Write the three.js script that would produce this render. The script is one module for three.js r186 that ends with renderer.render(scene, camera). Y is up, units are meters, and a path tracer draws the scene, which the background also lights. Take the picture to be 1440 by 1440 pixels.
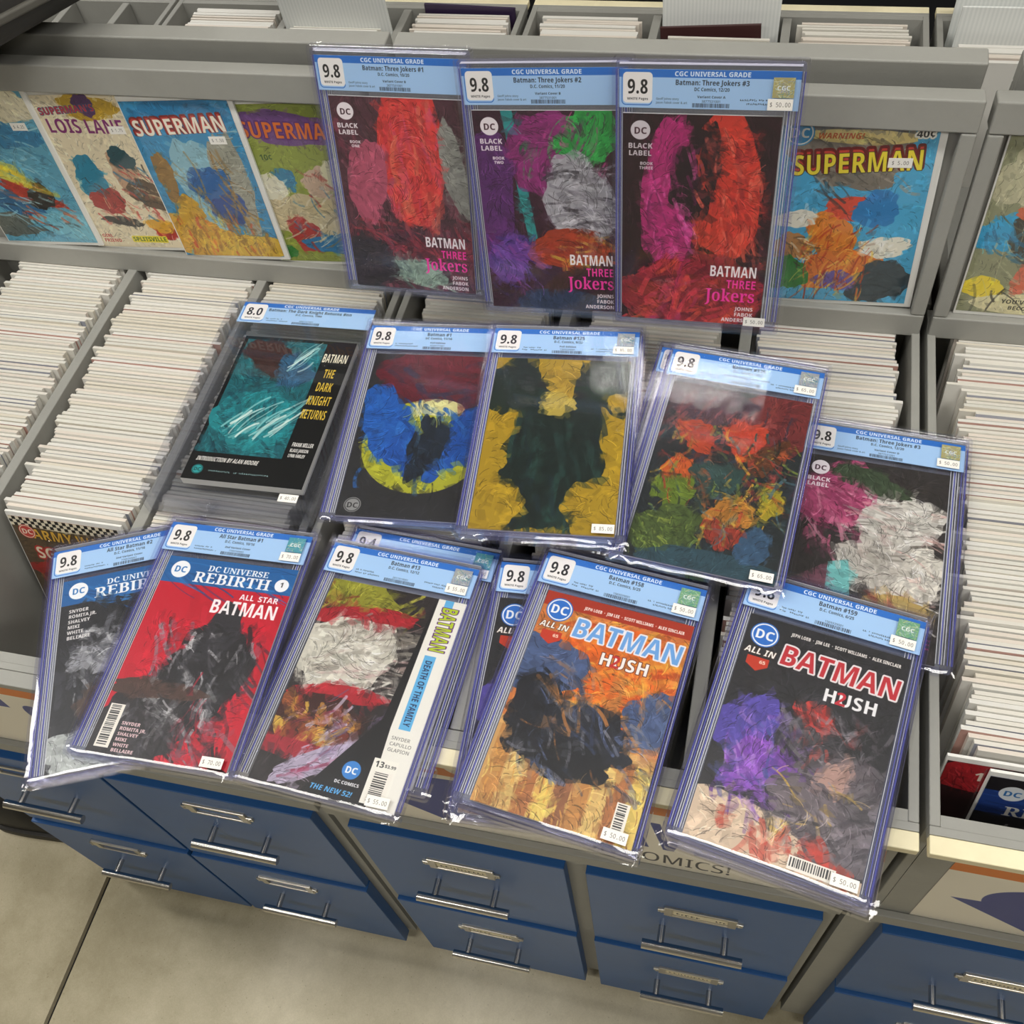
import * as THREE from 'three';
import { RoundedBoxGeometry } from 'three/addons/geometries/RoundedBoxGeometry.js';
import { mergeGeometries } from 'three/addons/utils/BufferGeometryUtils.js';
import { RectAreaLightUniformsLib } from 'three/addons/lights/RectAreaLightUniformsLib.js';

// ---------------------------------------------------------------- camera, light, exposure
const H = 2.235;                                   // lens height above the floor, phone held overhead
const scene = new THREE.Scene();
const camera = new THREE.PerspectiveCamera(53.49, 1, 0.02, 60);
camera.position.set(0, H, 0);
camera.rotation.set(-0.9558958, 0.3631445, -0.174528, 'YXZ');
scene.background = new THREE.Color(0x000000);
const renderer = new THREE.WebGLRenderer({ antialias: true });
renderer.toneMapping = THREE.LinearToneMapping;
renderer.toneMappingExposure = 0.96;
renderer.shadowMap.enabled = true;
RectAreaLightUniformsLib.init();
const CEIL = 3.75, LAMP = 22;
// ceiling troffers: [x, z, width, depth]
const LAMPS = [[-3.2, -0.99, 1.2, 0.22], [-1.75, -0.45, 1.2, 0.3], [0.1, -0.45, 1.2, 0.3], [2.0, -0.45, 1.2, 0.3], [-3.6, -4.9, 1.2, 0.3], [2.7, -4.9, 1.2, 0.3], [-3.6, -6.6, 1.2, 0.3], [2.7, -6.6, 1.2, 0.3], [-1.6, 1.35, 1.2, 0.3], [1.6, 1.35, 1.2, 0.3]];

// ---------------------------------------------------------------- helpers
function rng(seed) { let a = seed >>> 0; return () => { a = (a + 0x6D2B79F5) | 0; let t = Math.imul(a ^ (a >>> 15), 1 | a); t = (t + Math.imul(t ^ (t >>> 7), 61 | t)) ^ t; return ((t ^ (t >>> 14)) >>> 0) / 4294967296; }; }
const taken = new Map();
function numbered(n) { const k = taken.get(n) ?? 0; taken.set(n, k + 1); return k ? n + '_' + String(k).padStart(3, '0') : n; }
function mesh(name, geo, mat, parent) { const m = new THREE.Mesh(geo, mat); m.name = parent ? name : numbered(name); m.castShadow = m.receiveShadow = true; (parent ?? scene).add(m); return m; }
function tag(o, label, category, group, kind) { o.userData.label = label; if (category) o.userData.category = category; if (group) o.userData.group = group; if (kind) o.userData.kind = kind; return o; }
function thing(name, label, category, group, pos) { const g = new THREE.Group(); g.name = numbered(name); scene.add(g); if (pos) g.position.set(...pos); return tag(g, label, category, group); }
function structure(o) { o.userData.kind = 'structure'; return o; }
// a box between two corners
function bx(x0, x1, y0, y1, z0, z1) { const g = new THREE.BoxGeometry(x1 - x0, y1 - y0, z1 - z0); g.translate((x0 + x1) / 2, (y0 + y1) / 2, (z0 + z1) / 2); return g; }
function rbx(x0, x1, y0, y1, z0, z1, r = 0.002) { const g = new RoundedBoxGeometry(x1 - x0, y1 - y0, z1 - z0, 2, r); g.translate((x0 + x1) / 2, (y0 + y1) / 2, (z0 + z1) / 2); return g; }
const lin = (r, g, b) => new THREE.Color().setRGB(r, g, b);
function canvas(w, h) { const c = document.createElement('canvas'); c.width = w; c.height = h; return [c, c.getContext('2d')]; }
function tex(c, rep) { const t = new THREE.CanvasTexture(c); t.colorSpace = THREE.SRGBColorSpace; t.anisotropy = 8; if (rep) { t.wrapS = t.wrapT = THREE.RepeatWrapping; t.repeat.set(...rep); } return t; }
// box uv in metres
function uvMetres(g) { const p = g.attributes.position, n = g.attributes.normal, uv = g.attributes.uv; for (let i = 0; i < p.count; i++) { const ax = Math.abs(n.getX(i)), ay = Math.abs(n.getY(i)), az = Math.abs(n.getZ(i)); if (ay >= ax && ay >= az) uv.setXY(i, p.getX(i), p.getZ(i)); else if (ax >= az) uv.setXY(i, p.getZ(i), p.getY(i)); else uv.setXY(i, p.getX(i), p.getY(i)); } return g; }

// ---------------------------------------------------------------- computed surfaces
function noiseField(n, seed, octaves) {           // tiling value noise, 0..1
  const out = new Float32Array(n * n); let amp = 1, tot = 0;
  for (const f of octaves) {
    const r = rng(seed + f), g = new Float32Array(f * f); for (let i = 0; i < g.length; i++) g[i] = r();
    for (let y = 0; y < n; y++) for (let x = 0; x < n; x++) {
      const u = x / n * f, v = y / n * f, x0 = Math.floor(u), y0 = Math.floor(v); let a = u - x0, b = v - y0; a = a * a * (3 - 2 * a); b = b * b * (3 - 2 * b);
      const x1 = (x0 + 1) % f, y1 = (y0 + 1) % f;
      out[y * n + x] += amp * ((g[y0 * f + x0] * (1 - a) + g[y0 * f + x1] * a) * (1 - b) + (g[y1 * f + x0] * (1 - a) + g[y1 * f + x1] * a) * b);
    }
    tot += amp; amp *= 0.62;
  }
  for (let i = 0; i < out.length; i++) out[i] /= tot; return out;
}
function noiseTexture(n, seed, octaves, map, srgb = true) {
  const f = noiseField(n, seed, octaves), d = new Uint8Array(n * n * 4);
  for (let i = 0; i < n * n; i++) { const c = map(f[i], i % n, (i / n) | 0); d[i * 4] = c[0]; d[i * 4 + 1] = c[1]; d[i * 4 + 2] = c[2]; d[i * 4 + 3] = 255; }
  const t = new THREE.DataTexture(d, n, n, THREE.RGBAFormat); t.wrapS = t.wrapT = THREE.RepeatWrapping; t.magFilter = THREE.LinearFilter; t.minFilter = THREE.LinearMipmapLinearFilter; t.generateMipmaps = true; if (srgb) t.colorSpace = THREE.SRGBColorSpace; t.needsUpdate = true; return t;
}
const clampB = (v) => Math.max(0, Math.min(255, Math.round(v)));
const fleck = rng(77);
const concreteMap = noiseTexture(1024, 11, [3, 6, 11, 23, 61, 160, 420], (v, x, y) => {
  let k = (v - 0.5) * 150; const s = fleck(); if (s < 0.0012) k -= 38; else k += (s - 0.5) * 9;
  return [clampB(191 + k), clampB(181 + k), clampB(154 + k * 1.05)];
});
concreteMap.repeat.set(0.62, 0.62);
const paintMap = noiseTexture(512, 5, [4, 9, 21, 60, 170], (v) => { const k = (v - 0.5) * 26; return [clampB(246 + k), clampB(246 + k), clampB(244 + k)]; });
paintMap.repeat.set(1.6, 1.6);
const paintBump = noiseTexture(256, 9, [20, 60, 128], (v) => [v * 255, v * 255, v * 255], false); paintBump.repeat.set(6, 6);
const plyMap = noiseTexture(256, 31, [3, 8, 22, 64], (v) => { const k = (v - 0.5) * 34; return [clampB(236 + k), clampB(226 + k), clampB(190 + k)]; }); plyMap.repeat.set(3, 3);

const M = {};
M.grey = new THREE.MeshStandardMaterial({ color: lin(0.325, 0.322, 0.300), map: paintMap, roughness: 0.5, bumpMap: paintBump, bumpScale: 0.0002 });
M.greyIn = new THREE.MeshStandardMaterial({ color: lin(0.33, 0.33, 0.31), map: paintMap, roughness: 0.6 });
M.ply = new THREE.MeshStandardMaterial({ map: plyMap, roughness: 0.6 });
M.blue = new THREE.MeshPhysicalMaterial({ color: lin(0.019, 0.104, 0.325), roughness: 0.40, map: paintMap });
M.black = new THREE.MeshStandardMaterial({ color: lin(0.012, 0.012, 0.013), roughness: 0.7 });
M.steel = new THREE.MeshStandardMaterial({ color: lin(0.62, 0.60, 0.57), metalness: 1, roughness: 0.24 });
M.nickel = new THREE.MeshStandardMaterial({ color: lin(0.55, 0.52, 0.46), metalness: 1, roughness: 0.32 });
M.concrete = new THREE.MeshStandardMaterial({ map: concreteMap, roughness: 0.62 });
M.wall = new THREE.MeshStandardMaterial({ color: lin(0.42, 0.41, 0.38), roughness: 0.9 });
M.ceiling = new THREE.MeshStandardMaterial({ color: lin(0.36, 0.36, 0.345), roughness: 0.95 });
M.paper = new THREE.MeshStandardMaterial({ color: lin(0.78, 0.765, 0.70), roughness: 0.6 });
M.card = new THREE.MeshStandardMaterial({ color: lin(0.80, 0.79, 0.75), roughness: 0.75 });
M.case = new THREE.MeshPhysicalMaterial({ color: lin(0.955, 0.955, 0.99), transmission: 1, thickness: 0, ior: 1.55, roughness: 0.06 });
M.rim = new THREE.MeshPhysicalMaterial({ color: lin(0.90, 0.90, 0.985), transmission: 1, thickness: 0, ior: 1.55, roughness: 0.08 });
M.pane = new THREE.MeshPhysicalMaterial({ color: lin(0.97, 0.975, 1.0), transmission: 1, thickness: 0, ior: 1.5, roughness: 0.02 });
M.back = new THREE.MeshPhysicalMaterial({ color: lin(0.66, 0.68, 0.74), transmission: 0.8, thickness: 0, ior: 1.45, roughness: 0.22 });
M.film = new THREE.MeshPhysicalMaterial({ color: 0xffffff, transmission: 1, thickness: 0, ior: 1.42, roughness: 0.05 });
M.white = new THREE.MeshStandardMaterial({ color: lin(0.82, 0.82, 0.80), roughness: 0.7 });

// ---------------------------------------------------------------- the room
{
  const JX = -1.243, g = 0.0055;                   // control joint in the concrete
  const floor = new THREE.Group(); floor.name = 'floor'; structure(floor); scene.add(floor);
  mesh('concrete_slab', uvMetres(bx(-6, JX - g, -0.12, 0, -8, 4)), M.concrete, floor);
  mesh('concrete_slab', uvMetres(bx(JX + g, 6, -0.12, 0, -8, 4)), M.concrete, floor);
  mesh('joint_filler', bx(JX - g, JX + g, -0.12, -0.014, -8, 4), M.black, floor);
  structure(mesh('ceiling', bx(-6.1, 6.1, CEIL, CEIL + 0.1, -8.1, 4.1), M.ceiling));
  structure(mesh('wall_left', bx(-6.1, -6, -0.12, CEIL, -8.1, 4.1), M.wall));
  structure(mesh('wall_right', bx(6, 6.1, -0.12, CEIL, -8.1, 4.1), M.wall));
  structure(mesh('wall_back', bx(-6, 6, -0.12, CEIL, -8.1, -8), M.wall));
  structure(mesh('wall_front', bx(-6, 6, -0.12, CEIL, 4, 4.1), M.wall));
  const glow = new THREE.MeshStandardMaterial({ color: 0xffffff, emissive: lin(1.0, 0.975, 0.92), emissiveIntensity: 5 });
  LAMPS.forEach(([x, z, w, d]) => {
    const t = thing('ceiling_light', 'long flat ceiling light panel in a white metal frame', 'ceiling light', 'ceiling light panels', [x, CEIL, z]);
    mesh('housing', bx(-w / 2 - 0.03, w / 2 + 0.03, -0.05, 0, -d / 2 - 0.03, d / 2 + 0.03), M.white, t);
    mesh('diffuser', bx(-w / 2, w / 2, -0.056, -0.05, -d / 2, d / 2), glow, t);
    const l = new THREE.RectAreaLight(lin(1.0, 0.975, 0.92), LAMP, w, d); l.position.set(0, -0.062, 0); l.rotation.x = -Math.PI / 2; l.name = 'lamp_light'; t.add(l);
  });
}

// ---------------------------------------------------------------- cabinets
// All heights below are given from the lens (negative = below it); Y() turns them into heights above the floor.
const Y = (y) => y + H;
const RIM = -1.055, TRAYFLOOR = -1.322, FRONT = -0.357, SIGN = -0.386, DRAWER = -0.370;
function signTexture(kind) {
  const [c, x] = canvas(1024, 512);
  x.fillStyle = '#e9e2d2'; x.fillRect(0, 0, 1024, 512);
  x.fillStyle = '#d9761c'; x.fillRect(0, 0, 1024, 170);
  x.fillStyle = '#f2ece0'; x.save(); x.translate(122, 150); x.scale(0.8, 1.15); x.font = 'bold 150px sans-serif'; x.fillText('BIG', 0, 0); x.restore();
  x.fillStyle = '#2b3a86'; x.beginPath();        // curved arrow
  x.moveTo(40, 335); x.lineTo(95, 330); x.bezierCurveTo(70, 230, 190, 190, 300, 190); x.lineTo(470, 190); x.lineTo(470, 255); x.bezierCurveTo(360, 255, 290, 285, 300, 345); x.lineTo(365, 345); x.lineTo(215, 480); x.closePath(); x.fill();
  x.fillStyle = '#2b3a86'; x.textAlign = 'left'; x.save(); x.translate(500, 390); x.scale(0.86, 1.55); x.font = 'bold 150px sans-serif'; x.fillText('SAVE', 0, 0); x.restore();
  x.fillStyle = '#2c2c33'; x.save(); x.translate(505, 485); x.scale(0.9, 1.35); x.font = '62px sans-serif'; x.fillText('ON COMICS!', 0, 0); x.restore();
  return tex(c);
}
const signMat = new THREE.MeshStandardMaterial({ map: signTexture(), roughness: 0.45 });
function cardTexture(seed) {
  const [c, x] = canvas(256, 96); x.fillStyle = '#e6dcc0'; x.fillRect(0, 0, 256, 96);
  x.fillStyle = '#3a3a3a'; x.beginPath(); x.moveTo(104, 36); x.lineTo(130, 10); x.lineTo(158, 36); x.closePath(); x.fill();
  smallPrint(x, rng(seed), 26, 80, 204, 26, '#3c3a36'); return new THREE.MeshStandardMaterial({ map: tex(c), roughness: 0.6 });
}
const cards = [cardTexture(41), cardTexture(42)];

const handleGeo = (() => {
  const bar = new THREE.CylinderGeometry(0.0075, 0.0075, 0.148, 18); bar.rotateZ(Math.PI / 2); bar.translate(0, 0, 0.031);
  const ps = [-0.047, 0.047].map((x) => { const p = new THREE.CylinderGeometry(0.0055, 0.0055, 0.03, 12); p.rotateX(Math.PI / 2); p.translate(x, 0, 0.015); return p; });
  return mergeGeometries([bar, ...ps]);
})();
const holderGeo = (() => {
  const s = new THREE.Shape(); s.moveTo(-0.059, -0.005); s.lineTo(-0.050, -0.006); s.lineTo(-0.050, -0.0195); s.lineTo(0.050, -0.0195); s.lineTo(0.050, -0.006); s.lineTo(0.059, -0.005); s.lineTo(0.059, 0.005); s.lineTo(0.050, 0.006); s.lineTo(0.050, 0.0195); s.lineTo(-0.050, 0.0195); s.lineTo(-0.050, 0.006); s.lineTo(-0.059, 0.005); s.closePath();
  const h = new THREE.Path(); h.moveTo(-0.040, -0.0155); h.lineTo(0.040, -0.0155); h.lineTo(0.040, 0.0145); h.lineTo(-0.040, 0.0145); h.closePath(); s.holes.push(h);
  const g = new THREE.ExtrudeGeometry(s, { depth: 0.003, bevelEnabled: true, bevelSize: 0.001, bevelThickness: 0.001, bevelSegments: 2 });
  const scr = [-0.0545, 0.0545].map((x) => { const c = new THREE.SphereGeometry(0.003, 10, 6); c.translate(x, 0, 0.003); return c.toNonIndexed(); });
  return mergeGeometries([g, ...scr].map((q) => q.index ? q.toNonIndexed() : q));
})();
// one cabinet unit; zf(z) flips it for the row standing back to back behind
function cabinet(o) {
  const { label, x0, x1, tx0, tx1, cols, dividers, far, stiles } = o;
  const t = thing('comic_cabinet', label, 'cabinet', o.group, [0, 0, 0]);
  const F = (z) => far ? -2.25 - z : z;            // mirror plane z = -1.125
  const B = (a, b, c, d, e, f, r) => { const z0 = Math.min(F(e), F(f)), z1 = Math.max(F(e), F(f)); return uvMetres(r ? rbx(a, b, c, d, z0, z1, r) : bx(a, b, c, d, z0, z1)); };
  mesh('body', B(x0, x1, 0.05, Y(-1.405), -1.12, -0.386), M.grey, t);
  mesh('toe_kick', B(x0 + 0.01, x1 - 0.01, 0, 0.05, -1.1, -0.44), M.black, t);
  mesh('bin_floor', B(tx0, tx1, Y(-1.40), Y(TRAYFLOOR), -1.12, SIGN - 0.001), M.greyIn, t);
  mesh('side_panel', B(tx0, tx0 + 0.011, Y(TRAYFLOOR), Y(RIM), -1.12, -0.3862, 0.0015), M.grey, t);
  mesh('side_panel', B(tx1 - 0.011, tx1, Y(TRAYFLOOR), Y(RIM), -1.12, -0.3862, 0.0015), M.grey, t);
  mesh('back_panel', B(tx0 + 0.011, tx1 - 0.011, Y(TRAYFLOOR), Y(-1.07), -1.12, -1.112), M.greyIn, t);
  mesh('front_panel', B(tx0 + 0.011, tx1 - 0.011, Y(-1.40), Y(RIM) - 0.001, SIGN, -0.3735), M.grey, t).position.z = far ? 0.0125 : -0.0125;
  mesh('front_rail', B(tx0, tx1, Y(RIM) - 0.013, Y(RIM), -0.3765, FRONT, 0.0015), o.rail ?? M.ply, t);
  mesh('rail_backing', B(tx0, tx1, Y(RIM) - 0.018, Y(RIM), -0.386, -0.3767, 0.001), M.grey, t);
  mesh('ledge', B(x0, x1, Y(-1.41), Y(-1.378), -0.386, -0.376, 0.002), M.grey, t);
  for (const d of dividers) mesh('divider', B(d - 0.008, d + 0.008, Y(TRAYFLOOR), Y(RIM) - 0.002, -1.11, -0.40, 0.0015), M.grey, t);
  if (far) return t;
  if (o.sign) { const s = new THREE.PlaneGeometry(o.sign[1] - o.sign[0], 0.30); const m = mesh('sign', s, signMat, t); m.position.set((o.sign[0] + o.sign[1]) / 2, Y(-1.378) + 0.15, -0.3855); m.userData.label = 'printed sale sign with orange band and blue arrow'; }
  cols.forEach(([a, b], ci) => {
    const cx = (a + b) / 2;
    [[-1.809, -1.432, -1.636, -1.535], [-2.20, -1.817, -2.03, -1.925]].forEach(([lo, hi, hy, ly], ri) => {
      const DZ = DRAWER + ri * 0.006, dr = mesh('drawer', uvMetres(rbx(a, b, Y(lo), Y(hi), -0.3858, DZ, 0.0015)), M.blue, t);
      const off = o.handleX?.[ci] ?? cx;
      const h = mesh('handle', handleGeo, M.steel, dr); h.position.set(off, Y(hy + (o.dy ?? 0)), DZ); h.userData.label = 'brushed steel bar handle';
      const l = mesh('label_holder', holderGeo, M.nickel, dr); l.position.set(off + (o.holdX ?? 0.01), Y(ly + (o.dy ?? 0)), DZ); l.userData.label = 'nickel card holder';
      if (o.card) { const k = mesh('card', new THREE.BoxGeometry(0.084, 0.033, 0.001), cards[(ci + ri) % 2], dr); k.position.set(off + (o.holdX ?? 0.01), Y(ly + (o.dy ?? 0)), DZ + 0.0012); k.userData.label = 'paper name card'; }
    });
  });
  return t;
}
cabinet({ label: 'grey cabinet with four closed blue drawers and empty card holders beside the black shoe', x0: -1.24, x1: -0.515, tx0: -1.275, tx1: -0.522, cols: [[-1.21, -0.882], [-0.874, -0.533]], dividers: [-0.98, -0.753], handleX: [-1.048, -0.698], holdX: -0.006, dy: 0.04, rail: M.grey, sign: [-1.2, -0.6] });
cabinet({ label: 'grey cabinet with four blue drawers holding name cards, heaped with slabbed comics', x0: -0.505, x1: 0.207, tx0: -0.515, tx1: 0.2275, cols: [[-0.4758, -0.157], [-0.127, 0.189]], dividers: [-0.262, -0.004], handleX: [-0.324, 0.030], holdX: 0.005, card: true, sign: [-0.45, 0.19] });
cabinet({ label: 'grey cabinet with cream front rail, its bin packed full of upright comics', x0: 0.218, x1: 0.952, tx0: 0.237, tx1: 0.965, cols: [[0.263, 0.585], [0.61, 0.93]], dividers: [0.49, 0.73], handleX: [0.424, 0.77], holdX: 0.02, dy: -0.03, card: true, sign: [0.285, 0.90] });
const FG = 'cabinets of the row behind';
cabinet({ far: true, label: 'grey cabinet in the row behind holding big white board and number 24 bin', x0: -1.24, x1: -0.505, tx0: -1.24, tx1: -0.497, cols: [], dividers: [-0.98, -0.735] });
cabinet({ far: true, label: 'grey cabinet in the row behind with three filled bins and cream rail', x0: -0.49, x1: 0.243, tx0: -0.485, tx1: 0.243, cols: [], dividers: [-0.24, -0.003] });
cabinet({ far: true, label: 'grey cabinet in the row behind holding two white corrugated boards', x0: 0.255, x1: 0.98, tx0: 0.255, tx1: 0.985, cols: [], dividers: [0.50, 0.74] });

// ---------------------------------------------------------------- display racks above the bins
cabinet({ far: true, label: 'empty grey cabinet in the row behind next to the dark bag', x0: -1.98, x1: -1.25, tx0: -1.98, tx1: -1.247, cols: [], dividers: [-1.74, -1.49, -1.36] });
const LEAN = 0.087;
function rack(label, x0, x1, far) {
  const t = thing('display_rack', label, 'display rack', null, [0, 0, 0]);
  const a = far ? -2.25 + 1.07 : -1.07, s = far ? -1 : 1;
  t.position.set(0, Y(far ? -1.042 : -1.06), far ? a - 0.026 : a); t.rotation.x = -LEAN * s;
  const Z = (u, v) => far ? [-v, -u] : [u, v];
  const B = (xa, xb, ya, yb, za, zb) => { const [c, d] = Z(za, zb); return uvMetres(rbx(xa, xb, ya, yb, c, d, 0.0025)); };
  mesh('backing', B(x0 + 0.005, x1 - 0.005, 0.004, 0.338, -0.028, -0.018), M.grey, t);
  mesh('bottom_rail', B(x0, x1, 0, 0.036, -0.017, 0), M.grey, t);
  mesh('top_rail', B(x0, x1, 0.302, 0.342, -0.0285, 0), M.grey, t);
  mesh('side_rail', B(x0, x0 + 0.018, 0.0365, 0.3015, -0.017, 0), M.grey, t);
  mesh('side_rail', B(x1 - 0.018, x1, 0.0365, 0.3015, -0.017, 0), M.grey, t);
  return t;
}
rack('grey framed display rack holding four overlapping old comics', -1.275, -0.522);
rack('grey framed display rack behind the leaning slabs with one old comic', -0.512, 0.2265);
rack('grey framed display rack above the packed bin beside dark gap', 0.2375, 0.965);
rack('plain grey back of far display rack under the dark bag', -1.40, -0.497, true);
rack('plain grey back of far display rack behind the leaning slabs', -0.487, 0.226, true);
rack('plain grey back of far display rack beside loose stacked boards', 0.262, 0.98, true);

// ---------------------------------------------------------------- printed covers: generic colour compositions with the titles
const FW = 420, FH = 648;
function blob(x, r, cx, cy, rx, ry, rot, col, rough = 0.14) {
  x.save(); x.translate(cx, cy); x.rotate(rot); x.beginPath();
  const ph = [r() * 6.3, r() * 6.3, r() * 6.3, r() * 6.3];
  for (let i = 0; i <= 64; i++) { const a = i / 64 * Math.PI * 2, k = 1 + rough * (Math.sin(2 * a + ph[0]) * 0.6 + Math.sin(3 * a + ph[1]) * 0.5 + Math.sin(7 * a + ph[2]) * 0.3 + Math.sin(13 * a + ph[3]) * 0.2); const px = Math.cos(a) * rx * k, py = Math.sin(a) * ry * k; if (i) x.lineTo(px, py); else x.moveTo(px, py); }
  x.closePath(); x.fillStyle = col; x.fill(); x.restore();
}
function strokes(x, r, n, cols, box, len, wid, ang, spread) {
  for (let i = 0; i < n; i++) {
    const a = ang + (r() - 0.5) * spread, l = len * (0.4 + r()), px = box[0] + r() * (box[2] - box[0]), py = box[1] + r() * (box[3] - box[1]), b = (r() - 0.5) * l * 0.5;
    x.strokeStyle = cols[(r() * cols.length) | 0]; x.globalAlpha = 0.35 + r() * 0.5; x.lineWidth = wid * (0.4 + r()); x.lineCap = 'round'; x.beginPath(); x.moveTo(px, py);
    x.quadraticCurveTo(px + Math.cos(a) * l / 2 - Math.sin(a) * b, py + Math.sin(a) * l / 2 + Math.cos(a) * b, px + Math.cos(a) * l, py + Math.sin(a) * l); x.stroke();
  }
  x.globalAlpha = 1;
}
function paint(c, x, r, n, len, wid, box) {          // print texture: broken facets of the colours already there, then fine dark and light hatching
  n = Math.round(n * 0.5); len *= 1.1; wid *= 1.8;
  const W = c.width, Hh = c.height, d = x.getImageData(0, 0, W, Hh).data, b = box ?? [0, 0, W, Hh], ph = [r() * 6, r() * 6, r() * 6];
  const flow = (px, py) => 1.2 * Math.sin(px * 0.016 + ph[0]) + 1.4 * Math.cos(py * 0.013 + ph[1]) + 0.9 * Math.sin((px + py) * 0.009 + ph[2]);
  x.lineCap = 'butt';
  for (let i = 0; i < n; i++) {
    const px = b[0] + r() * (b[2] - b[0]), py = b[1] + r() * (b[3] - b[1]), q = ((py | 0) * W + (px | 0)) * 4, g = 0.72 + r() * 0.55, a = flow(px, py) + (r() - 0.5) * 1.3, l = len * (0.3 + r() * 1.1), w = wid * (0.5 + r() * 1.6);
    x.globalAlpha = 0.4; x.fillStyle = `rgb(${clampB(d[q] * g)},${clampB(d[q + 1] * g)},${clampB(d[q + 2] * g)})`; x.beginPath(); x.moveTo(px, py); x.lineTo(px + Math.cos(a) * l + w * (r() - 0.5), py + Math.sin(a) * l); x.lineTo(px + Math.cos(a + 0.5) * l * 0.9, py + Math.sin(a + 0.5) * l * 0.9 + w * (r() - 0.5)); x.lineTo(px - Math.sin(a) * w, py + Math.cos(a) * w); x.fill();
  }
  for (let i = 0; i < n * 0.7; i++) {
    const px = b[0] + r() * (b[2] - b[0]), py = b[1] + r() * (b[3] - b[1]), q = ((py | 0) * W + (px | 0)) * 4, lite = r() < 0.3, g = lite ? 1.35 : 0.35, u = lite ? 22 : 0, a = flow(px, py) + (r() - 0.5) * 0.8, l = len * (0.2 + r() * 1.2);
    x.globalAlpha = 0.75; x.strokeStyle = `rgb(${clampB(d[q] * g + u)},${clampB(d[q + 1] * g + u)},${clampB(d[q + 2] * g + u)})`; x.lineWidth = 0.5 + r() * 1.2; x.beginPath(); x.moveTo(px, py); x.quadraticCurveTo(px + Math.cos(a) * l * 0.5, py + Math.sin(a) * l * 0.5, px + Math.cos(a + 0.4) * l, py + Math.sin(a + 0.4) * l); x.stroke();
  }
  x.globalAlpha = 1;
}
function words(x, s, px, py, size, col, o = {}) {
  x.save(); x.translate(px, py); if (o.rot) x.rotate(o.rot); if (o.sx || o.sy || o.skew) x.transform(o.sx ?? 1, 0, o.skew ?? 0, o.sy ?? 1, 0, 0);
  x.font = (o.weight ?? 'bold') + ' ' + size + 'px ' + (o.font ?? 'sans-serif'); x.textAlign = o.align ?? 'left';
  if (o.line) { x.lineJoin = 'round'; x.strokeStyle = o.line; x.lineWidth = o.lw ?? 6; x.strokeText(s, 0, 0); }
  x.fillStyle = col; x.fillText(s, 0, 0); x.restore();
}
function roundel(x, cx, cy, r, disc, ink, ring) { x.fillStyle = disc; x.beginPath(); x.arc(cx, cy, r, 0, 7); x.fill(); if (ring) { x.strokeStyle = ring; x.lineWidth = r * 0.1; x.beginPath(); x.arc(cx, cy, r * 0.86, 0, 7); x.stroke(); } words(x, 'DC', cx, cy + r * 0.38, r * 1.02, ink, { align: 'center' }); }
function barcode(x, r, px, py, w, h) { x.fillStyle = '#efe9dc'; x.fillRect(px, py, w, h); x.fillStyle = '#222'; const v = h > w; for (let i = 4; i < (v ? h : w) - 6;) { const t = 1.5 + r() * 3; if (v) x.fillRect(px + w * 0.12, py + i, w * 0.66, t); else x.fillRect(px + i, py + h * 0.12, t, h * 0.66); i += t + 1.5 + r() * 3; } }
function smallPrint(x, r, px, py, w, h, col, right) { x.fillStyle = col; for (let i = right ? -w : 0; i < (right ? 0 : w);) { const t = h * (0.3 + r() * 0.5), k = r(); if (k > 0.14) { x.fillRect(px + i, py - h * (0.6 + 0.4 * r()), t * 0.45, h * 0.7); x.fillRect(px + i, py - h * (0.2 + 0.6 * r()), t, h * 0.22); } i += t + h * 0.22; } }
function sheet(w, h, bg) { const [c, x] = canvas(w, h); x.fillStyle = bg; x.fillRect(0, 0, w, h); return [c, x]; }
function threeBook(x, n, ink = '#f3e9ea') {
  roundel(x, 48, 46, 27, ink, '#3a1420'); words(x, 'BLACK', 48, 98, 22, ink, { align: 'center' }); words(x, 'LABEL', 48, 119, 22, ink, { align: 'center' });
  words(x, 'BOOK', 66, 146, 13, ink, { align: 'center' }); words(x, n, 66, 159, 13, ink, { align: 'center' });
  words(x, 'BATMAN', 398, 486, 46, '#fbf4f4', { align: 'right', sx: 0.72, sy: 1.1 }); words(x, 'THREE', 398, 524, 40, '#ff37a8', { align: 'right', sx: 0.72 });
  words(x, 'Jokers', 398, 570, 58, '#ff37a8', { align: 'right', font: 'serif', sx: 0.78 }); words(x, 'JOHNS', 396, 600, 17, '#f7e8ea', { align: 'right' }); words(x, 'FABOK', 396, 620, 17, '#f7e8ea', { align: 'right' }); words(x, 'ANDERSON', 396, 640, 17, '#f7e8ea', { align: 'right' });
}
function allIn(x) { roundel(x, 50, 54, 38, '#2f6fc4', '#f4f4f4', '#f4f4f4'); words(x, 'ALL IN', 50, 116, 26, '#f7f2e8', { align: 'center', skew: -0.2, line: '#40281c', lw: 3 }); x.fillStyle = '#c23a24'; x.beginPath(); x.moveTo(22, 124); x.lineTo(80, 124); x.lineTo(80, 148); x.lineTo(52, 166); x.lineTo(22, 148); x.closePath(); x.fill(); words(x, '65', 64, 142, 15, '#f4dcc8', { align: 'center' }); }
function credits(x) { words(x, 'JEPH LOEB  ·  JIM LEE  ·  SCOTT WILLIAMS  ·  ALEX SINCLAIR', 258, 34, 15, '#f6efe6', { align: 'center', sx: 0.68 }); }
function bigTitle(x, s, px, py, size, col, line, o = {}) { words(x, s, px, py, size, col, { align: 'center', line, lw: 9, sx: 0.98, sy: 1.08, skew: -0.08, ...o }); }
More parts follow.
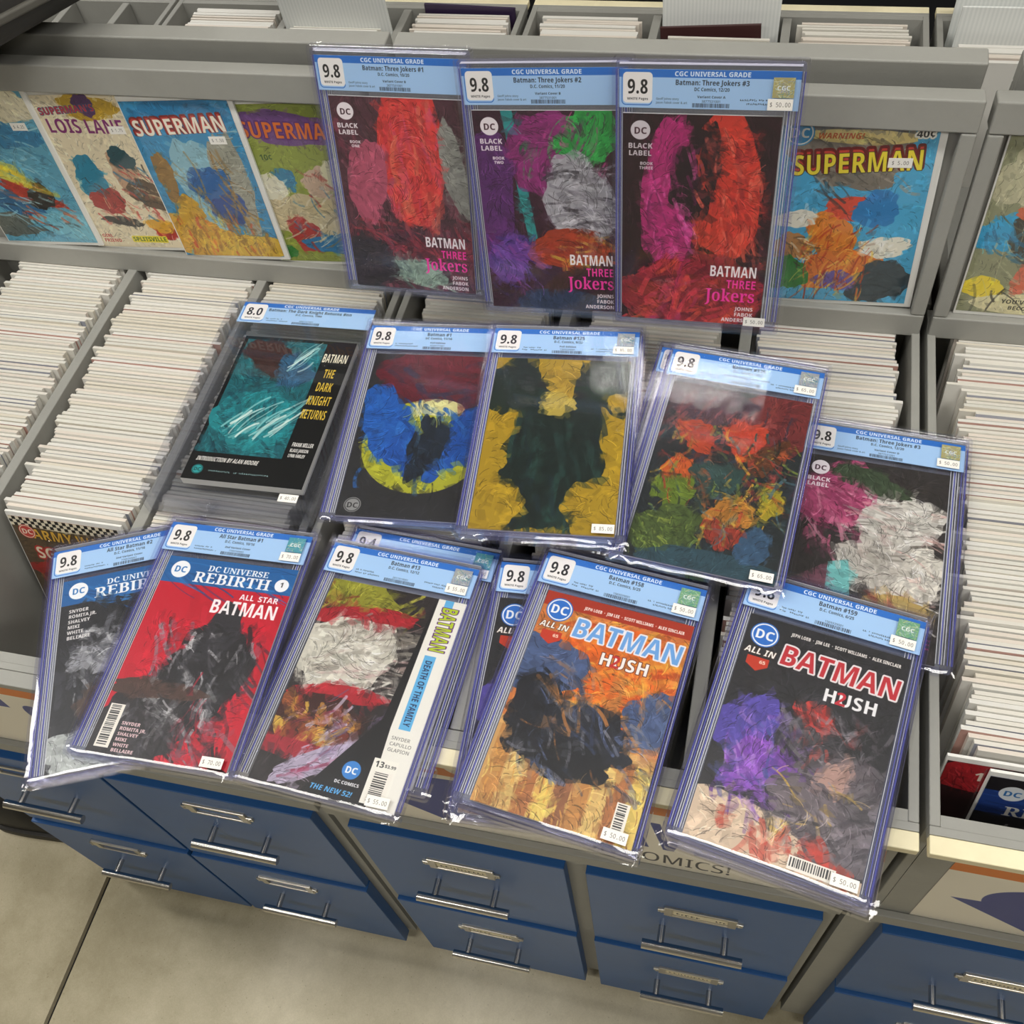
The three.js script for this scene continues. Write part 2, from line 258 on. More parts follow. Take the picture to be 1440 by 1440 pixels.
const ART = {
  pink(r) { const [c, x] = sheet(FW, FH, '#54333c'); strokes(x, r, 130, ['#7a3a4a', '#3c2a30', '#8d5560', '#463338'], [0, 0, FW, FH], 130, 14, 1.4, 0.6);
    blob(x, r, 245, 170, 105, 260, 0.02, '#d8403c', 0.05); strokes(x, r, 60, ['#e8564a', '#c33440', '#e06a52', '#d8506a'], [170, 0, 320, 390], 110, 12, 1.5, 0.3); blob(x, r, 90, 270, 62, 150, 0.12, '#b5566c', 0.12); blob(x, r, 380, 220, 36, 170, -0.15, '#8f8f86', 0.12); blob(x, r, 235, 470, 100, 60, 0, '#4c2f38', 0.3); strokes(x, r, 40, ['#b0404c', '#8c2f40'], [20, 380, 400, 500], 120, 9, 0.6, 1.4); blob(x, r, 215, 585, 110, 48, 0, '#8fa593', 0.18); strokes(x, r, 26, ['#a9bfa9', '#60746a', '#41505a'], [110, 545, 320, 630], 60, 6, 0.2, 1.2); blob(x, r, 60, 560, 80, 120, 0, '#3a3338', 0.2); paint(c, x, r, 2600, 26, 7); threeBook(x, 'ONE'); return c; },
  purple(r) { const [c, x] = sheet(FW, FH, '#3a1c2c'); x.fillStyle = '#2d8f8c'; x.beginPath(); x.moveTo(84, 0); x.lineTo(118, 0); x.lineTo(168, 420); x.lineTo(140, 430); x.fill(); blob(x, r, 40, 280, 60, 260, 0, '#5c2a68', 0.1); blob(x, r, 200, 120, 110, 130, 0.1, '#8b2b6e', 0.16); blob(x, r, 330, 70, 90, 90, 0.4, '#2f9e46', 0.22); strokes(x, r, 60, ['#49c05a', '#1f6b3a', '#8d2f6c', '#c04a86', '#6c2258'], [120, 0, 420, 160], 80, 6, 2.0, 0.6); blob(x, r, 300, 270, 105, 150, 0, '#a9a6ab', 0.14); strokes(x, r, 80, ['#dcd9dc', '#5c585e', '#86828a', '#3a343c'], [190, 150, 415, 380], 90, 7, 0.1, 0.8); blob(x, r, 260, 430, 130, 66, 0, '#a2391f', 0.12); strokes(x, r, 40, ['#c24a24', '#7a2a1c', '#d7b33a'], [150, 370, 380, 480], 70, 8, 0.1, 0.8); blob(x, r, 70, 470, 70, 80, 0.3, '#6a3f94', 0.18); strokes(x, r, 30, ['#8a5cc0', '#45307a', '#9a4a9a'], [0, 390, 150, 560], 70, 9, 0.8, 1); blob(x, r, 220, 620, 150, 46, 0, '#2f3c58', 0.15); paint(c, x, r, 2600, 26, 7); threeBook(x, 'TWO'); return c; },
  scarlet(r) { const [c, x] = sheet(FW, FH, '#2b161c'); strokes(x, r, 60, ['#3c1c24', '#20100f', '#4a2430'], [0, 0, FW, FH], 160, 16, 1.3, 0.8); blob(x, r, 130, 250, 80, 230, 0.06, '#b0286e', 0.1); blob(x, r, 285, 210, 105, 215, -0.04, '#cf3a2c', 0.08); blob(x, r, 205, 170, 60, 150, 0.1, '#25131a', 0.22); strokes(x, r, 70, ['#e0513c', '#b42c28', '#f0705a', '#8c2024'], [200, 30, 380, 420], 100, 9, 1.3, 0.7); strokes(x, r, 40, ['#d23c8c', '#7c1c56', '#e860a8'], [50, 60, 190, 430], 90, 8, 1.4, 0.6); blob(x, r, 210, 540, 210, 120, 0, '#8c2430', 0.12); strokes(x, r, 60, ['#d8384a', '#5c1a24', '#b02a5c', '#e0503c'], [0, 430, 420, 640], 140, 12, 2.3, 1.2); paint(c, x, r, 2600, 26, 7); threeBook(x, 'THREE', '#d8cfd2'); return c; },
  grin(r) { const [c, x] = sheet(FW, FH, '#34302f'); blob(x, r, 110, 130, 110, 130, 0.3, '#a04468', 0.16); strokes(x, r, 50, ['#c0607e', '#7a2c4c', '#d88aa0'], [10, 10, 180, 300], 80, 8, 0.8, 1.2); blob(x, r, 300, 210, 110, 110, 0.5, '#c9c5ba', 0.2); blob(x, r, 240, 370, 90, 120, -0.5, '#b9b3a8', 0.24); blob(x, r, 350, 400, 60, 130, 0.2, '#cfc9bc', 0.22); strokes(x, r, 110, ['#e6e2d8', '#8c877e', '#b4aea4', '#5c564f', '#d4a8a0'], [120, 100, 400, 490], 110, 6, 0.15, 0.9); blob(x, r, 190, 70, 120, 40, 0.2, '#3c4a36', 0.2); x.fillStyle = '#6fb4b0'; x.beginPath(); x.moveTo(110, 380); x.lineTo(165, 360); x.lineTo(190, 560); x.lineTo(110, 560); x.fill(); x.fillStyle = '#6a4450'; x.beginPath(); x.moveTo(0, 470); x.lineTo(110, 380); x.lineTo(112, 600); x.lineTo(0, 620); x.fill(); blob(x, r, 280, 510, 110, 55, -0.1, '#b59a5c', 0.16); strokes(x, r, 30, ['#d8bf7c', '#7c5a30', '#a03a40'], [190, 460, 390, 560], 46, 9, 1.5, 0.4); paint(c, x, r, 2600, 26, 7); roundel(x, 48, 46, 27, '#f0e8ea', '#4a2a38'); words(x, 'BLACK', 48, 98, 22, '#f0e8ea', { align: 'center' }); words(x, 'LABEL', 48, 119, 22, '#f0e8ea', { align: 'center' }); words(x, 'BATMAN', 398, 560, 60, '#fbf6f2', { align: 'right', sx: 0.74, sy: 1.1 }); words(x, 'THREE', 398, 604, 44, '#ff37a8', { align: 'right', sx: 0.72 }); return c; },
  teal(r) { const [c, x] = sheet(FW, FH, '#0b0c0d'); x.fillStyle = '#1c5c63'; x.fillRect(14, 14, 300, 520); blob(x, r, 160, 380, 140, 140, 0, '#1f7f84', 0.14); strokes(x, r, 90, ['#257c80', '#174a55', '#2f9496', '#123944'], [20, 20, 300, 520], 90, 12, 1.1, 1.0); blob(x, r, 120, 90, 100, 70, 0.4, '#3a2320', 0.22); blob(x, r, 230, 150, 70, 80, 0.3, '#2c5470', 0.25); paint(c, x, r, 1800, 26, 7, [14, 14, 314, 534]); x.fillStyle = '#0b0c0d'; x.fillRect(0, 534, FW, 120); x.fillRect(314, 0, 110, FH); strokes(x, r, 26, ['#dfeee2', '#b8dcd4', '#8cc8c4'], [60, 380, 250, 470], 130, 7, -0.9, 0.35); strokes(x, r, 12, ['#dfeee2', '#9fd0cc'], [200, 90, 260, 160], 90, 6, -1.0, 0.3); ['BATMAN', 'THE', 'DARK', 'KNIGHT', 'RETURNS'].forEach((s, i) => words(x, s, 362, 100 + i * 62 + (i ? 10 : 0), 44, i ? '#d8b53a' : '#ece4c8', { align: 'center', sx: i === 4 ? 0.46 : 0.5, sy: 1.25 })); words(x, 'FRANK MILLER', 330, 478, 21, '#f0ece2', { sx: 0.5, sy: 1.1 }); words(x, 'KLAUS JANSON', 330, 502, 18, '#f0ece2', { sx: 0.5, sy: 1.1 }); words(x, 'LYNN VARLEY', 330, 524, 18, '#f0ece2', { sx: 0.5, sy: 1.1 }); words(x, 'INTRODUCTION BY ALAN MOORE', 24, 570, 22, '#e8e4da', { sx: 0.62, sy: 1.1, skew: -0.2 }); roundel(x, 44, 606, 19, '#2e9c9a', '#0b2a2c', '#0b2a2c'); smallPrint(x, r, 80, 612, 210, 8, '#8fb0ae'); return c; },
  disc(r) { const [c, x] = sheet(FW, FH, '#28282a'); blob(x, r, 250, 90, 240, 130, 0, '#5c1c28', 0.14); strokes(x, r, 40, ['#6a2430', '#38262e', '#2c3048'], [0, 0, 420, 240], 130, 18, 0.3, 1.2); x.fillStyle = '#a6a62c'; x.beginPath(); x.ellipse(225, 372, 196, 182, 0, 0, 7); x.fill(); x.fillStyle = '#cfc98a'; x.beginPath(); x.ellipse(250, 218, 88, 34, 0.05, 0, 7); x.fill(); blob(x, r, 100, 290, 92, 150, -0.35, '#1d56a4', 0.18); blob(x, r, 345, 340, 84, 130, 0.3, '#174a94', 0.16); blob(x, r, 220, 400, 120, 100, 0, '#1c4f9c', 0.16); strokes(x, r, 46, ['#2c6cba', '#123c7c', '#2460ac'], [40, 180, 400, 470], 80, 12, 1.0, 1.4); blob(x, r, 235, 380, 52, 150, 0.12, '#1a2430', 0.2); strokes(x, r, 24, ['#2c3c4c', '#10161e', '#3a5a72'], [190, 260, 285, 520], 60, 8, 1.4, 0.6); paint(c, x, r, 1500, 30, 8); roundel(x, 46, 606, 27, '#8c8c8a', '#2a2a2c', '#2a2a2c'); return c; },
  gold(r) { const [c, x] = sheet(FW, FH, '#a5861f'); strokes(x, r, 60, ['#b39428', '#94761a', '#ac8c22'], [0, 0, 420, 648], 120, 20, 1.4, 0.6); blob(x, r, 215, 340, 160, 300, 0, '#12211d', 0.16); blob(x, r, 60, 110, 80, 130, 0.2, '#17271f', 0.14); blob(x, r, 370, 90, 80, 130, -0.2, '#17271f', 0.14); blob(x, r, 215, 60, 60, 100, 0, '#a8892c', 0.2); blob(x, r, 205, 180, 66, 42, 0, '#b09a44', 0.22); strokes(x, r, 60, ['#1c322c', '#0d1815', '#23423a', '#16282c'], [90, 190, 340, 640], 110, 16, 1.5, 0.4); for (const [a, b, d] of [[30, 300, 40], [34, 400, 46], [392, 330, 36], [60, 560, 84], [350, 560, 92], [395, 170, 34]]) blob(x, r, a, b, d, d * 1.15, 0, '#a5861f', 0.16); paint(c, x, r, 1400, 30, 8); strokes(x, r, 14, ['#2a2a18'], [250, 575, 330, 590], 30, 1.6, -0.2, 0.8); return c; },
  group(r) { const [c, x] = sheet(FW, FH, '#22282a'); blob(x, r, 330, 110, 130, 150, 0.3, '#6c2c2c', 0.2); blob(x, r, 120, 70, 130, 80, 0, '#3c2834', 0.2); strokes(x, r, 50, ['#8c3a34', '#a8524a', '#4a2228', '#2c3444'], [0, 0, 420, 300], 120, 10, 1.9, 0.7); for (const [a, b, w, h, k] of [[110, 190, 62, 54, '#a84026'], [255, 180, 74, 60, '#b23c24'], [330, 230, 44, 74, '#5a3420'], [90, 330, 44, 70, '#b85426'], [90, 400, 54, 70, '#5c7024'], [200, 330, 70, 66, '#2c4440'], [255, 450, 62, 70, '#a8702c'], [250, 520, 56, 50, '#8c3426'], [365, 380, 36, 60, '#9a8a24']]) blob(x, r, a, b, w, h, r() * 0.8, k, 0.26); strokes(x, r, 170, ['#c0562c', '#d0a030', '#334a44', '#1a2224', '#7c8c34', '#a03428', '#4a6a74'], [20, 140, 400, 560], 60, 7, 1.1, 2.4); blob(x, r, 90, 540, 110, 80, 0, '#44542a', 0.2); strokes(x, r, 90, ['#6a8034', '#2c3a1c', '#8c9a40'], [0, 460, 190, 620], 30, 5, 1.0, 2); blob(x, r, 240, 620, 220, 40, 0, '#2c4650', 0.14); blob(x, r, 340, 540, 50, 60, 0, '#34506a', 0.16); paint(c, x, r, 3600, 18, 6); return c; },
  charcoal(r) { const [c, x] = sheet(FW, FH, '#232327'); rebirth(x, r); strokes(x, r, 90, ['#3a3a40', '#15151a', '#5c5c62'], [0, 90, 420, 640], 110, 14, 1.2, 1.2); blob(x, r, 150, 290, 110, 60, -0.3, '#8c8c90', 0.28); strokes(x, r, 60, ['#c8c8c8', '#4a4a50', '#94949a'], [40, 180, 320, 420], 70, 8, 0.9, 1.8); x.fillStyle = '#b8242c'; x.beginPath(); x.moveTo(300, 130); x.lineTo(420, 120); x.lineTo(420, 260); x.lineTo(330, 210); x.fill(); blob(x, r, 200, 480, 150, 90, 0, '#4a3830', 0.2); blob(x, r, 130, 600, 160, 70, 0, '#aeb2ae', 0.2); paint(c, x, r, 2200, 24, 7, [0, 92, 420, 648]); ['SNYDER', 'ROMITA JR.', 'SHALVEY', 'MIKI', 'WHITE', 'BELLAIRE'].forEach((s, i) => words(x, s, 26, 122 + i * 19, 16, '#e8e4e0')); return c; },
  crimson(r) { const [c, x] = sheet(FW, FH, '#c2122a'); strokes(x, r, 40, ['#cc1a32', '#b40e24'], [0, 90, 420, 640], 150, 26, 1.2, 1); rebirth(x, r); blob(x, r, 235, 400, 130, 190, 0.1, '#211f22', 0.2); blob(x, r, 120, 560, 150, 130, 0, '#2a2628', 0.2); blob(x, r, 250, 240, 60, 90, 0.15, '#2c2a2e', 0.2); strokes(x, r, 130, ['#4a484c', '#121114', '#8c8a8c', '#2c2a2e'], [60, 210, 380, 640], 90, 11, 1.2, 1.4); strokes(x, r, 26, ['#d4d2d0', '#aaa8a8'], [130, 230, 330, 560], 44, 9, 1.0, 1.8); strokes(x, r, 12, ['#a0142a'], [210, 260, 290, 560], 90, 4, 1.7, 0.5); blob(x, r, 130, 440, 130, 34, 0, '#4a342c', 0.2); paint(c, x, r, 1700, 22, 6, [40, 210, 390, 648]); words(x, 'ALL★STAR', 330, 124, 27, '#f6ecec', { align: 'center' }); words(x, 'BATMAN', 402, 178, 62, '#f8f0ee', { align: 'right', sx: 0.82, sy: 1.05 }); barcode(x, r, 18, 500, 44, 130); ['SNYDER', 'ROMITA JR.', 'SHALVEY', 'MIKI', 'WHITE', 'BELLAIRE'].forEach((s, i) => words(x, s, 72, 558 + i * 16, 15, '#eccaca')); return c; },
  bone(r) { const [c, x] = sheet(FW, FH, '#2a2424'); blob(x, r, 90, 40, 130, 60, 0.2, '#8c8a2c', 0.2); strokes(x, r, 50, ['#b0ac3c', '#5c5a1c', '#7c2a22'], [0, 0, 290, 100], 90, 8, 2.2, 1.0); blob(x, r, 130, 110, 170, 34, -0.12, '#a01f28', 0.1); blob(x, r, 120, 230, 170, 110, -0.15, '#c9c4b4', 0.14); strokes(x, r, 100, ['#e4e0d2', '#948e82', '#b89a94', '#7c7468', '#d8d2c4'], [0, 130, 290, 350], 100, 9, -0.2, 0.7);  blob(x, r, 150, 360, 140, 30, -0.1, '#a8222c', 0.12); blob(x, r, 110, 455, 150, 90, -0.1, '#3a1c18', 0.12); for (let i = 0; i < 26; i++) blob(x, r, 12 + r() * 200, 395 + r() * 130, 16, 30, (r() - 0.5) * 1.2, ['#a8742c', '#8c4a24', '#c2983c', '#6c2a1e'][i % 4], 0.18); blob(x, r, 90, 545, 150, 28, 0.05, '#9a2430', 0.12); blob(x, r, 170, 560, 150, 34, -0.6, '#a89cb0', 0.12); strokes(x, r, 40, ['#c8bcd0', '#6c5c80', '#8c2c48'], [30, 420, 300, 640], 100, 7, -0.7, 0.5);
    paint(c, x, r, 2600, 28, 6); x.fillStyle = '#191819'; x.beginPath(); x.moveTo(300, 400); x.lineTo(330, 0); x.lineTo(340, 648); x.lineTo(150, 648); x.fill(); x.fillStyle = '#ece8dc'; x.beginPath(); x.moveTo(335, 0); x.lineTo(420, 0); x.lineTo(420, 648); x.lineTo(340, 648); x.lineTo(330, 420); x.fill(); x.fillStyle = '#62b0de'; x.fillRect(356, 0, 26, 30); x.fillRect(352, 186, 34, 232); words(x, 'BATMAN', 356, 22, 64, '#b4c82c', { rot: Math.PI / 2, sx: 0.56, sy: 1.0, line: '#5c2470', lw: 7 }); words(x, 'DEATH OF THE FAMILY', 360, 200, 26, '#1c2448', { rot: Math.PI / 2, sx: 0.74 }); ['SNYDER', 'CAPULLO', 'GLAPION'].forEach((s, i) => words(x, s, 342, 450 + i * 17, 15, '#5a5854', { weight: 'normal' })); x.fillStyle = '#f0ecdf'; x.fillRect(318, 510, 70, 128); words(x, '13', 324, 534, 24, '#222'); words(x, '$3.99', 352, 532, 13, '#333'); barcode(x, r, 326, 544, 56, 92); roundel(x, 268, 560, 26, '#3a82cc', '#f4f4f4'); words(x, 'DC COMICS', 268, 602, 13, '#f2f2f2', { align: 'center' }); words(x, 'THE NEW 52!', 232, 632, 20, '#5cb4f0', { align: 'center', skew: -0.2 }); return c; },
  amber(r) { const [c, x] = sheet(FW, FH, '#c8743a'); blob(x, r, 240, 210, 180, 150, 0, '#d8611e', 0.12); strokes(x, r, 70, ['#e08a2c', '#b8481c', '#e8a43c'], [60, 60, 420, 330], 120, 14, -0.5, 0.8); x.fillStyle = '#c89a5c'; x.fillRect(0, 400, 420, 250); for (let i = 0; i < 9; i++) { const q = 10 + i * 46, k = ['#b88044', '#d8b46c', '#a86a3c', '#e0c060', '#8c5a3a'][i % 5]; x.fillStyle = k; x.fillRect(q, 390 + r() * 60, 42, 260); } strokes(x, r, 120, ['#6c4026', '#e8cc6c', '#8c5430', '#d89a48'], [0, 400, 420, 648], 46, 4, 1.5, 0.3); x.fillStyle = '#c07838'; x.fillRect(252, 210, 36, 190); x.fillRect(262, 150, 16, 70); strokes(x, r, 30, ['#7c4820', '#e0a850'], [150, 250, 400, 400], 40, 5, 1.57, 0.1); blob(x, r, 60, 230, 110, 100, 0.5, '#46567a', 0.16); blob(x, r, 380, 300, 90, 70, -0.6, '#46567a', 0.18); blob(x, r, 90, 380, 90, 120, 0.3, '#1b1c22', 0.2); blob(x, r, 220, 390, 150, 70, 0.1, '#22242c', 0.22); blob(x, r, 200, 480, 130, 50, -0.2, '#191a1e', 0.22); strokes(x, r, 90, ['#5c6c94', '#34405e', '#16171c', '#7c7c84', '#c8803c'], [40, 200, 400, 520], 80, 8, 0.7, 1.6); paint(c, x, r, 2600, 26, 7); x.fillStyle = '#a83420'; x.fillRect(0, 0, 420, 46); credits(x); allIn(x); bigTitle(x, 'BATMAN', 255, 126, 76, '#6da4de', '#e8e6ea', { rot: 0.02 }); words(x, 'HUSH', 268, 186, 52, '#f2eee8', { align: 'center', line: '#6c2c1a', lw: 5 }); words(x, '2', 243, 186, 52, '#c22c28', { align: 'center' }); barcode(x, r, 356, 540, 34, 100); return c; },
  sable(r) { const [c, x] = sheet(FW, FH, '#2c2b2d'); blob(x, r, 330, 470, 150, 150, 0, '#5c5458', 0.14); strokes(x, r, 60, ['#6c6468', '#3c383c', '#7c747a'], [190, 330, 420, 600], 110, 12, -0.5, 0.8); blob(x, r, 90, 590, 190, 80, 0, '#cdb59a', 0.12); blob(x, r, 330, 640, 180, 36, 0, '#cdb59a', 0.12); blob(x, r, 70, 320, 80, 90, 0.3, '#54489a', 0.2); blob(x, r, 110, 420, 90, 60, -0.6, '#7c48a8', 0.2); strokes(x, r, 60, ['#9a5cc4', '#5c3488', '#46508c', '#a87cc8'], [10, 260, 200, 520], 70, 9, 0.9, 1.6); blob(x, r, 235, 260, 70, 84, 0, '#3a383c', 0.2); blob(x, r, 225, 236, 50, 40, 0, '#b43a36', 0.2); strokes(x, r, 60, ['#c84c44', '#6c6468', '#232224', '#8c8488'], [140, 190, 330, 380], 60, 8, 1.2, 1.6); blob(x, r, 300, 400, 34, 70, 0.2, '#b08c80', 0.2); blob(x, r, 250, 470, 80, 66, 0.3, '#6a6064', 0.2); strokes(x, r, 60, ['#c8a44c', '#4c444a', '#948a8e', '#2a282a'], [160, 400, 340, 560], 50, 8, 0.6, 2); strokes(x, r, 18, ['#c4402e', '#b83a2c'], [30, 545, 330, 620], 66, 20, 0.9, 2.6); paint(c, x, r, 2600, 26, 7); credits(x); allIn(x); bigTitle(x, 'BATMAN', 255, 126, 76, '#c03038', '#eae0de', { rot: 0.02 }); words(x, 'HUSH', 300, 190, 52, '#f0eeec', { align: 'center' }); words(x, '2', 276, 190, 52, '#c22c38', { align: 'center' }); barcode(x, r, 250, 606, 110, 34); return c; },
};
function rebirth(x, r) { x.fillStyle = '#1f5f9c'; x.fillRect(0, 0, 420, 92); strokes(x, r, 40, ['#2c78ba', '#174a80'], [0, 0, 420, 80], 120, 5, 0.3, 0.5); words(x, 'DC UNIVERSE', 235, 40, 27, '#f0f2f4', { align: 'center', font: 'serif', sx: 1.05 }); words(x, 'REBIRTH', 225, 82, 50, '#f4f4f4', { align: 'center', font: 'serif', sx: 1.08 }); roundel(x, 50, 44, 30, '#f4f4f4', '#1f6fb4'); x.fillStyle = '#f4f4f4'; x.beginPath(); x.arc(384, 60, 22, 0, 7); x.fill(); words(x, '1', 384, 66, 24, '#222', { align: 'center' }); }
const coverMat = {};
let artSeed = 100;
for (const k of Object.keys(ART)) coverMat[k] = new THREE.MeshStandardMaterial({ map: tex(ART[k](rng(artSeed += 7))), roughness: 0.42 });

// ---------------------------------------------------------------- grading slabs
function gradeLabel(o) {
  const [c, x] = canvas(720, 156); const r = rng(o.title.length * 31 + 5);
  x.fillStyle = '#a9cdf1'; x.fillRect(0, 0, 720, 156); x.fillStyle = '#2b71c6'; x.fillRect(0, 0, 720, 32);
  words(x, 'CGC UNIVERSAL GRADE', 375, 26, 27, '#eaf3fc', { align: 'center', sx: 1.0 });
  words(x, o.title, 375, 61, 29, '#20242c', { align: 'center', sx: 0.86 }); words(x, o.date, 375, 84, 20, '#2a3038', { align: 'center', sx: 0.86 });
  if (o.sub) words(x, o.sub, 375, 112, 15, '#2a3038', { align: 'center' });
  x.fillStyle = '#2b3442'; for (let i = 300; i < 448;) { const t = 1.5 + r() * 3; x.fillRect(i, 133, t, 17); i += t + 2 + r() * 2; }
  words(x, String(1000000 + ((r() * 8999999) | 0)) + '001', 375, 130, 14, '#2a3038', { align: 'center', weight: 'normal' });
  if (o.by) { words(x, o.by, 152, 122, 12, '#2a3038', { weight: 'normal' }); words(x, o.by2, 152, 137, 12, '#2a3038', { weight: 'normal' }); } else { smallPrint(x, r, 152, 122, 90, 9, '#3a4450'); smallPrint(x, r, 152, 137, 120, 9, '#3a4450'); }
  if (o.note) { smallPrint(x, r, 600, 120, 110, 9, '#3a4450', true); smallPrint(x, r, 600, 135, 84, 9, '#3a4450', true); }
  x.strokeStyle = '#2b71c6'; x.lineWidth = 4; x.beginPath(); x.roundRect(12, 14, 122, 130, 16); x.stroke(); x.fillStyle = '#f4efe9'; x.beginPath(); x.roundRect(16, 12, 120, 124, 16); x.fill();
  words(x, o.grade, 76, 98, 72, '#1c1a1a', { align: 'center', sx: 0.86, sy: 1.12 }); words(x, 'WHITE Pages', 76, 124, 14, '#333', { align: 'center' });
  return new THREE.MeshStandardMaterial({ map: tex(c), roughness: 0.5 });
}
const stickerMats = new Map();
function stickerMat(s) { if (!stickerMats.has(s)) { const [c, x] = canvas(128, 60); x.fillStyle = '#f3f0ea'; x.fillRect(0, 0, 128, 60); words(x, '$ ' + s, 64, 42, 32, '#55504c', { align: 'center', font: 'monospace', weight: 'normal', sx: 0.8 }); stickerMats.set(s, new THREE.MeshStandardMaterial({ map: tex(c), roughness: 0.6 })); } return stickerMats.get(s); }
const sealMats = ['#7fb48c', '#a8acb4', '#5aa6b8', '#b8b07c'].map((k, i) => { const [c, x] = canvas(96, 96); x.fillStyle = k; x.fillRect(0, 0, 96, 96); strokes(x, rng(900 + i), 60, ['#cfe8d8', '#4c8c9c', '#d8d8a0', '#8c98c8', '#e8f0f0'], [0, 0, 96, 96], 30, 3, 0.6, 3); words(x, 'CGC', 48, 60, 30, '#f0f6f6', { align: 'center' }); return new THREE.MeshPhysicalMaterial({ map: tex(c), roughness: 0.3, metalness: 0.25 }); });

function rrect(S, w, h, r, cx = 0, cy = 0) { const a = cx - w / 2, b = cx + w / 2, c = cy - h / 2, d = cy + h / 2; S.moveTo(a + r, c); S.lineTo(b - r, c); S.quadraticCurveTo(b, c, b, c + r); S.lineTo(b, d - r); S.quadraticCurveTo(b, d, b - r, d); S.lineTo(a + r, d); S.quadraticCurveTo(a, d, a, d - r); S.lineTo(a, c + r); S.quadraticCurveTo(a, c, a + r, c); return S; }
function ringGeo(w, h, t, depth, r, z0) { const s = rrect(new THREE.Shape(), w, h, r); s.holes.push(rrect(new THREE.Path(), w - 2 * t, h - 2 * t, Math.max(0.0012, r - t))); const g = new THREE.ExtrudeGeometry(s, { depth: depth - 0.0012, bevelEnabled: true, bevelSize: 0.0006, bevelThickness: 0.0006, bevelSegments: 2, curveSegments: 5 }); g.translate(0, 0, z0 + 0.0006); return g; }
function filmGeo(w, h, T, seed, ext) {             // sleeve over the slab with slack corners
  const nx = 30, ny = 44, W = w + 2 * ext, L = h + 2 * ext * 0.9, g = new THREE.PlaneGeometry(W, L, nx, ny), p = g.attributes.position, r = rng(seed);
  const ph = Array.from({ length: 12 }, () => r() * 6.28), corner = [r(), r(), r(), r()].map((v) => 0.4 + v);
  for (let i = 0; i < p.count; i++) {
    const x = p.getX(i), y = p.getY(i); let z = 0.0011;
    z += 0.00022 * (Math.sin(x * 55 + y * 18 + ph[0]) + Math.sin(y * 42 - x * 26 + ph[1])) + 0.00012 * Math.sin(x * 160 + y * 60 + ph[2]);
    const ex = Math.max(0, Math.abs(x) - w / 2 - 0.0005), ey = Math.max(0, Math.abs(y) - h / 2 - 0.0005), e = Math.max(ex, ey);
    z -= e * 0.75 + (e > 0 ? 0.0003 * Math.sin((ex > ey ? y : x) * 80 + ph[3]) * Math.min(1, e / 0.006) : 0);
    const cx = Math.max(0, 1 - (W / 2 - Math.abs(x)) / 0.05), cy = Math.max(0, 1 - (L / 2 - Math.abs(y)) / 0.07), k = cx * cy * corner[(x > 0 ? 1 : 0) + (y > 0 ? 2 : 0)];
    z += k * 0.0022 * (1 + Math.sin((x + y) * 230 * Math.sign(x * y) + ph[4]));
    p.setZ(i, Math.max(z, -T));
  }
  g.computeVertexNormals(); return g;
}
const SW = 0.204, SH = 0.327, ST = 0.0105;
const frameGeo = (() => {
  const gs = [ringGeo(SW, SH, 0.0030, ST, 0.005, -ST), ringGeo(SW - 0.0136, SH - 0.0136, 0.0016, ST - 0.003, 0.003, -ST + 0.0009)];
    const bar = new THREE.BoxGeometry(SW - 0.014, 0.003, 0.008); bar.translate(0, 0.1085, -0.0052); gs.push(bar.toNonIndexed());
  return mergeGeometries(gs.map((g) => g.index ? g.toNonIndexed() : g));
})();
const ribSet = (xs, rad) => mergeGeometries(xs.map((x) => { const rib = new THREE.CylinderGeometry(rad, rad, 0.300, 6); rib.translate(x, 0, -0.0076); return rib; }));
const streakRibGeo = ribSet([-0.0968, -0.0922, -0.0898, -0.0866, -0.0842, -0.0815, 0.0815, 0.0848, 0.0876, 0.0904, 0.0966], 0.00055), tintRibGeo = ribSet([-0.0945, -0.0985, -0.0880, 0.0860, 0.0938, 0.0985], 0.0006);
M.rib = new THREE.MeshPhysicalMaterial({ color: lin(0.86, 0.87, 0.90), transmission: 0.35, thickness: 0, roughness: 0.25 });  // whitish ribs standing in for streaks of light along the clear case edges
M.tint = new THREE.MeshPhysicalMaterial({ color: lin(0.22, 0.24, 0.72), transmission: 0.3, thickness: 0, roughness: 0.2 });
const rimGeo = ringGeo(SW - 0.0072, SH - 0.0072, 0.0020, ST - 0.002, 0.004, -ST + 0.0006);
const paneGeo = new THREE.ShapeGeometry(rrect(new THREE.Shape(), SW - 0.0076, SH - 0.0076, 0.003));
const CWd = 0.171, CHt = 0.259;
const bookGeo = new THREE.BoxGeometry(CWd, CHt, 0.0032), labelGeo = new THREE.BoxGeometry(0.190, 0.041, 0.0006), stickGeo = new THREE.BoxGeometry(0.026, 0.012, 0.0003), sealGeo = new THREE.BoxGeometry(0.022, 0.021, 0.0003);
const topStripGeo = new THREE.BoxGeometry(0.19, 0.0004, 0.006);
const films = [1, 2, 3, 4, 5].map((s) => filmGeo(SW, SH, ST, 40 + s, 0.0045));
let slabCount = 0;
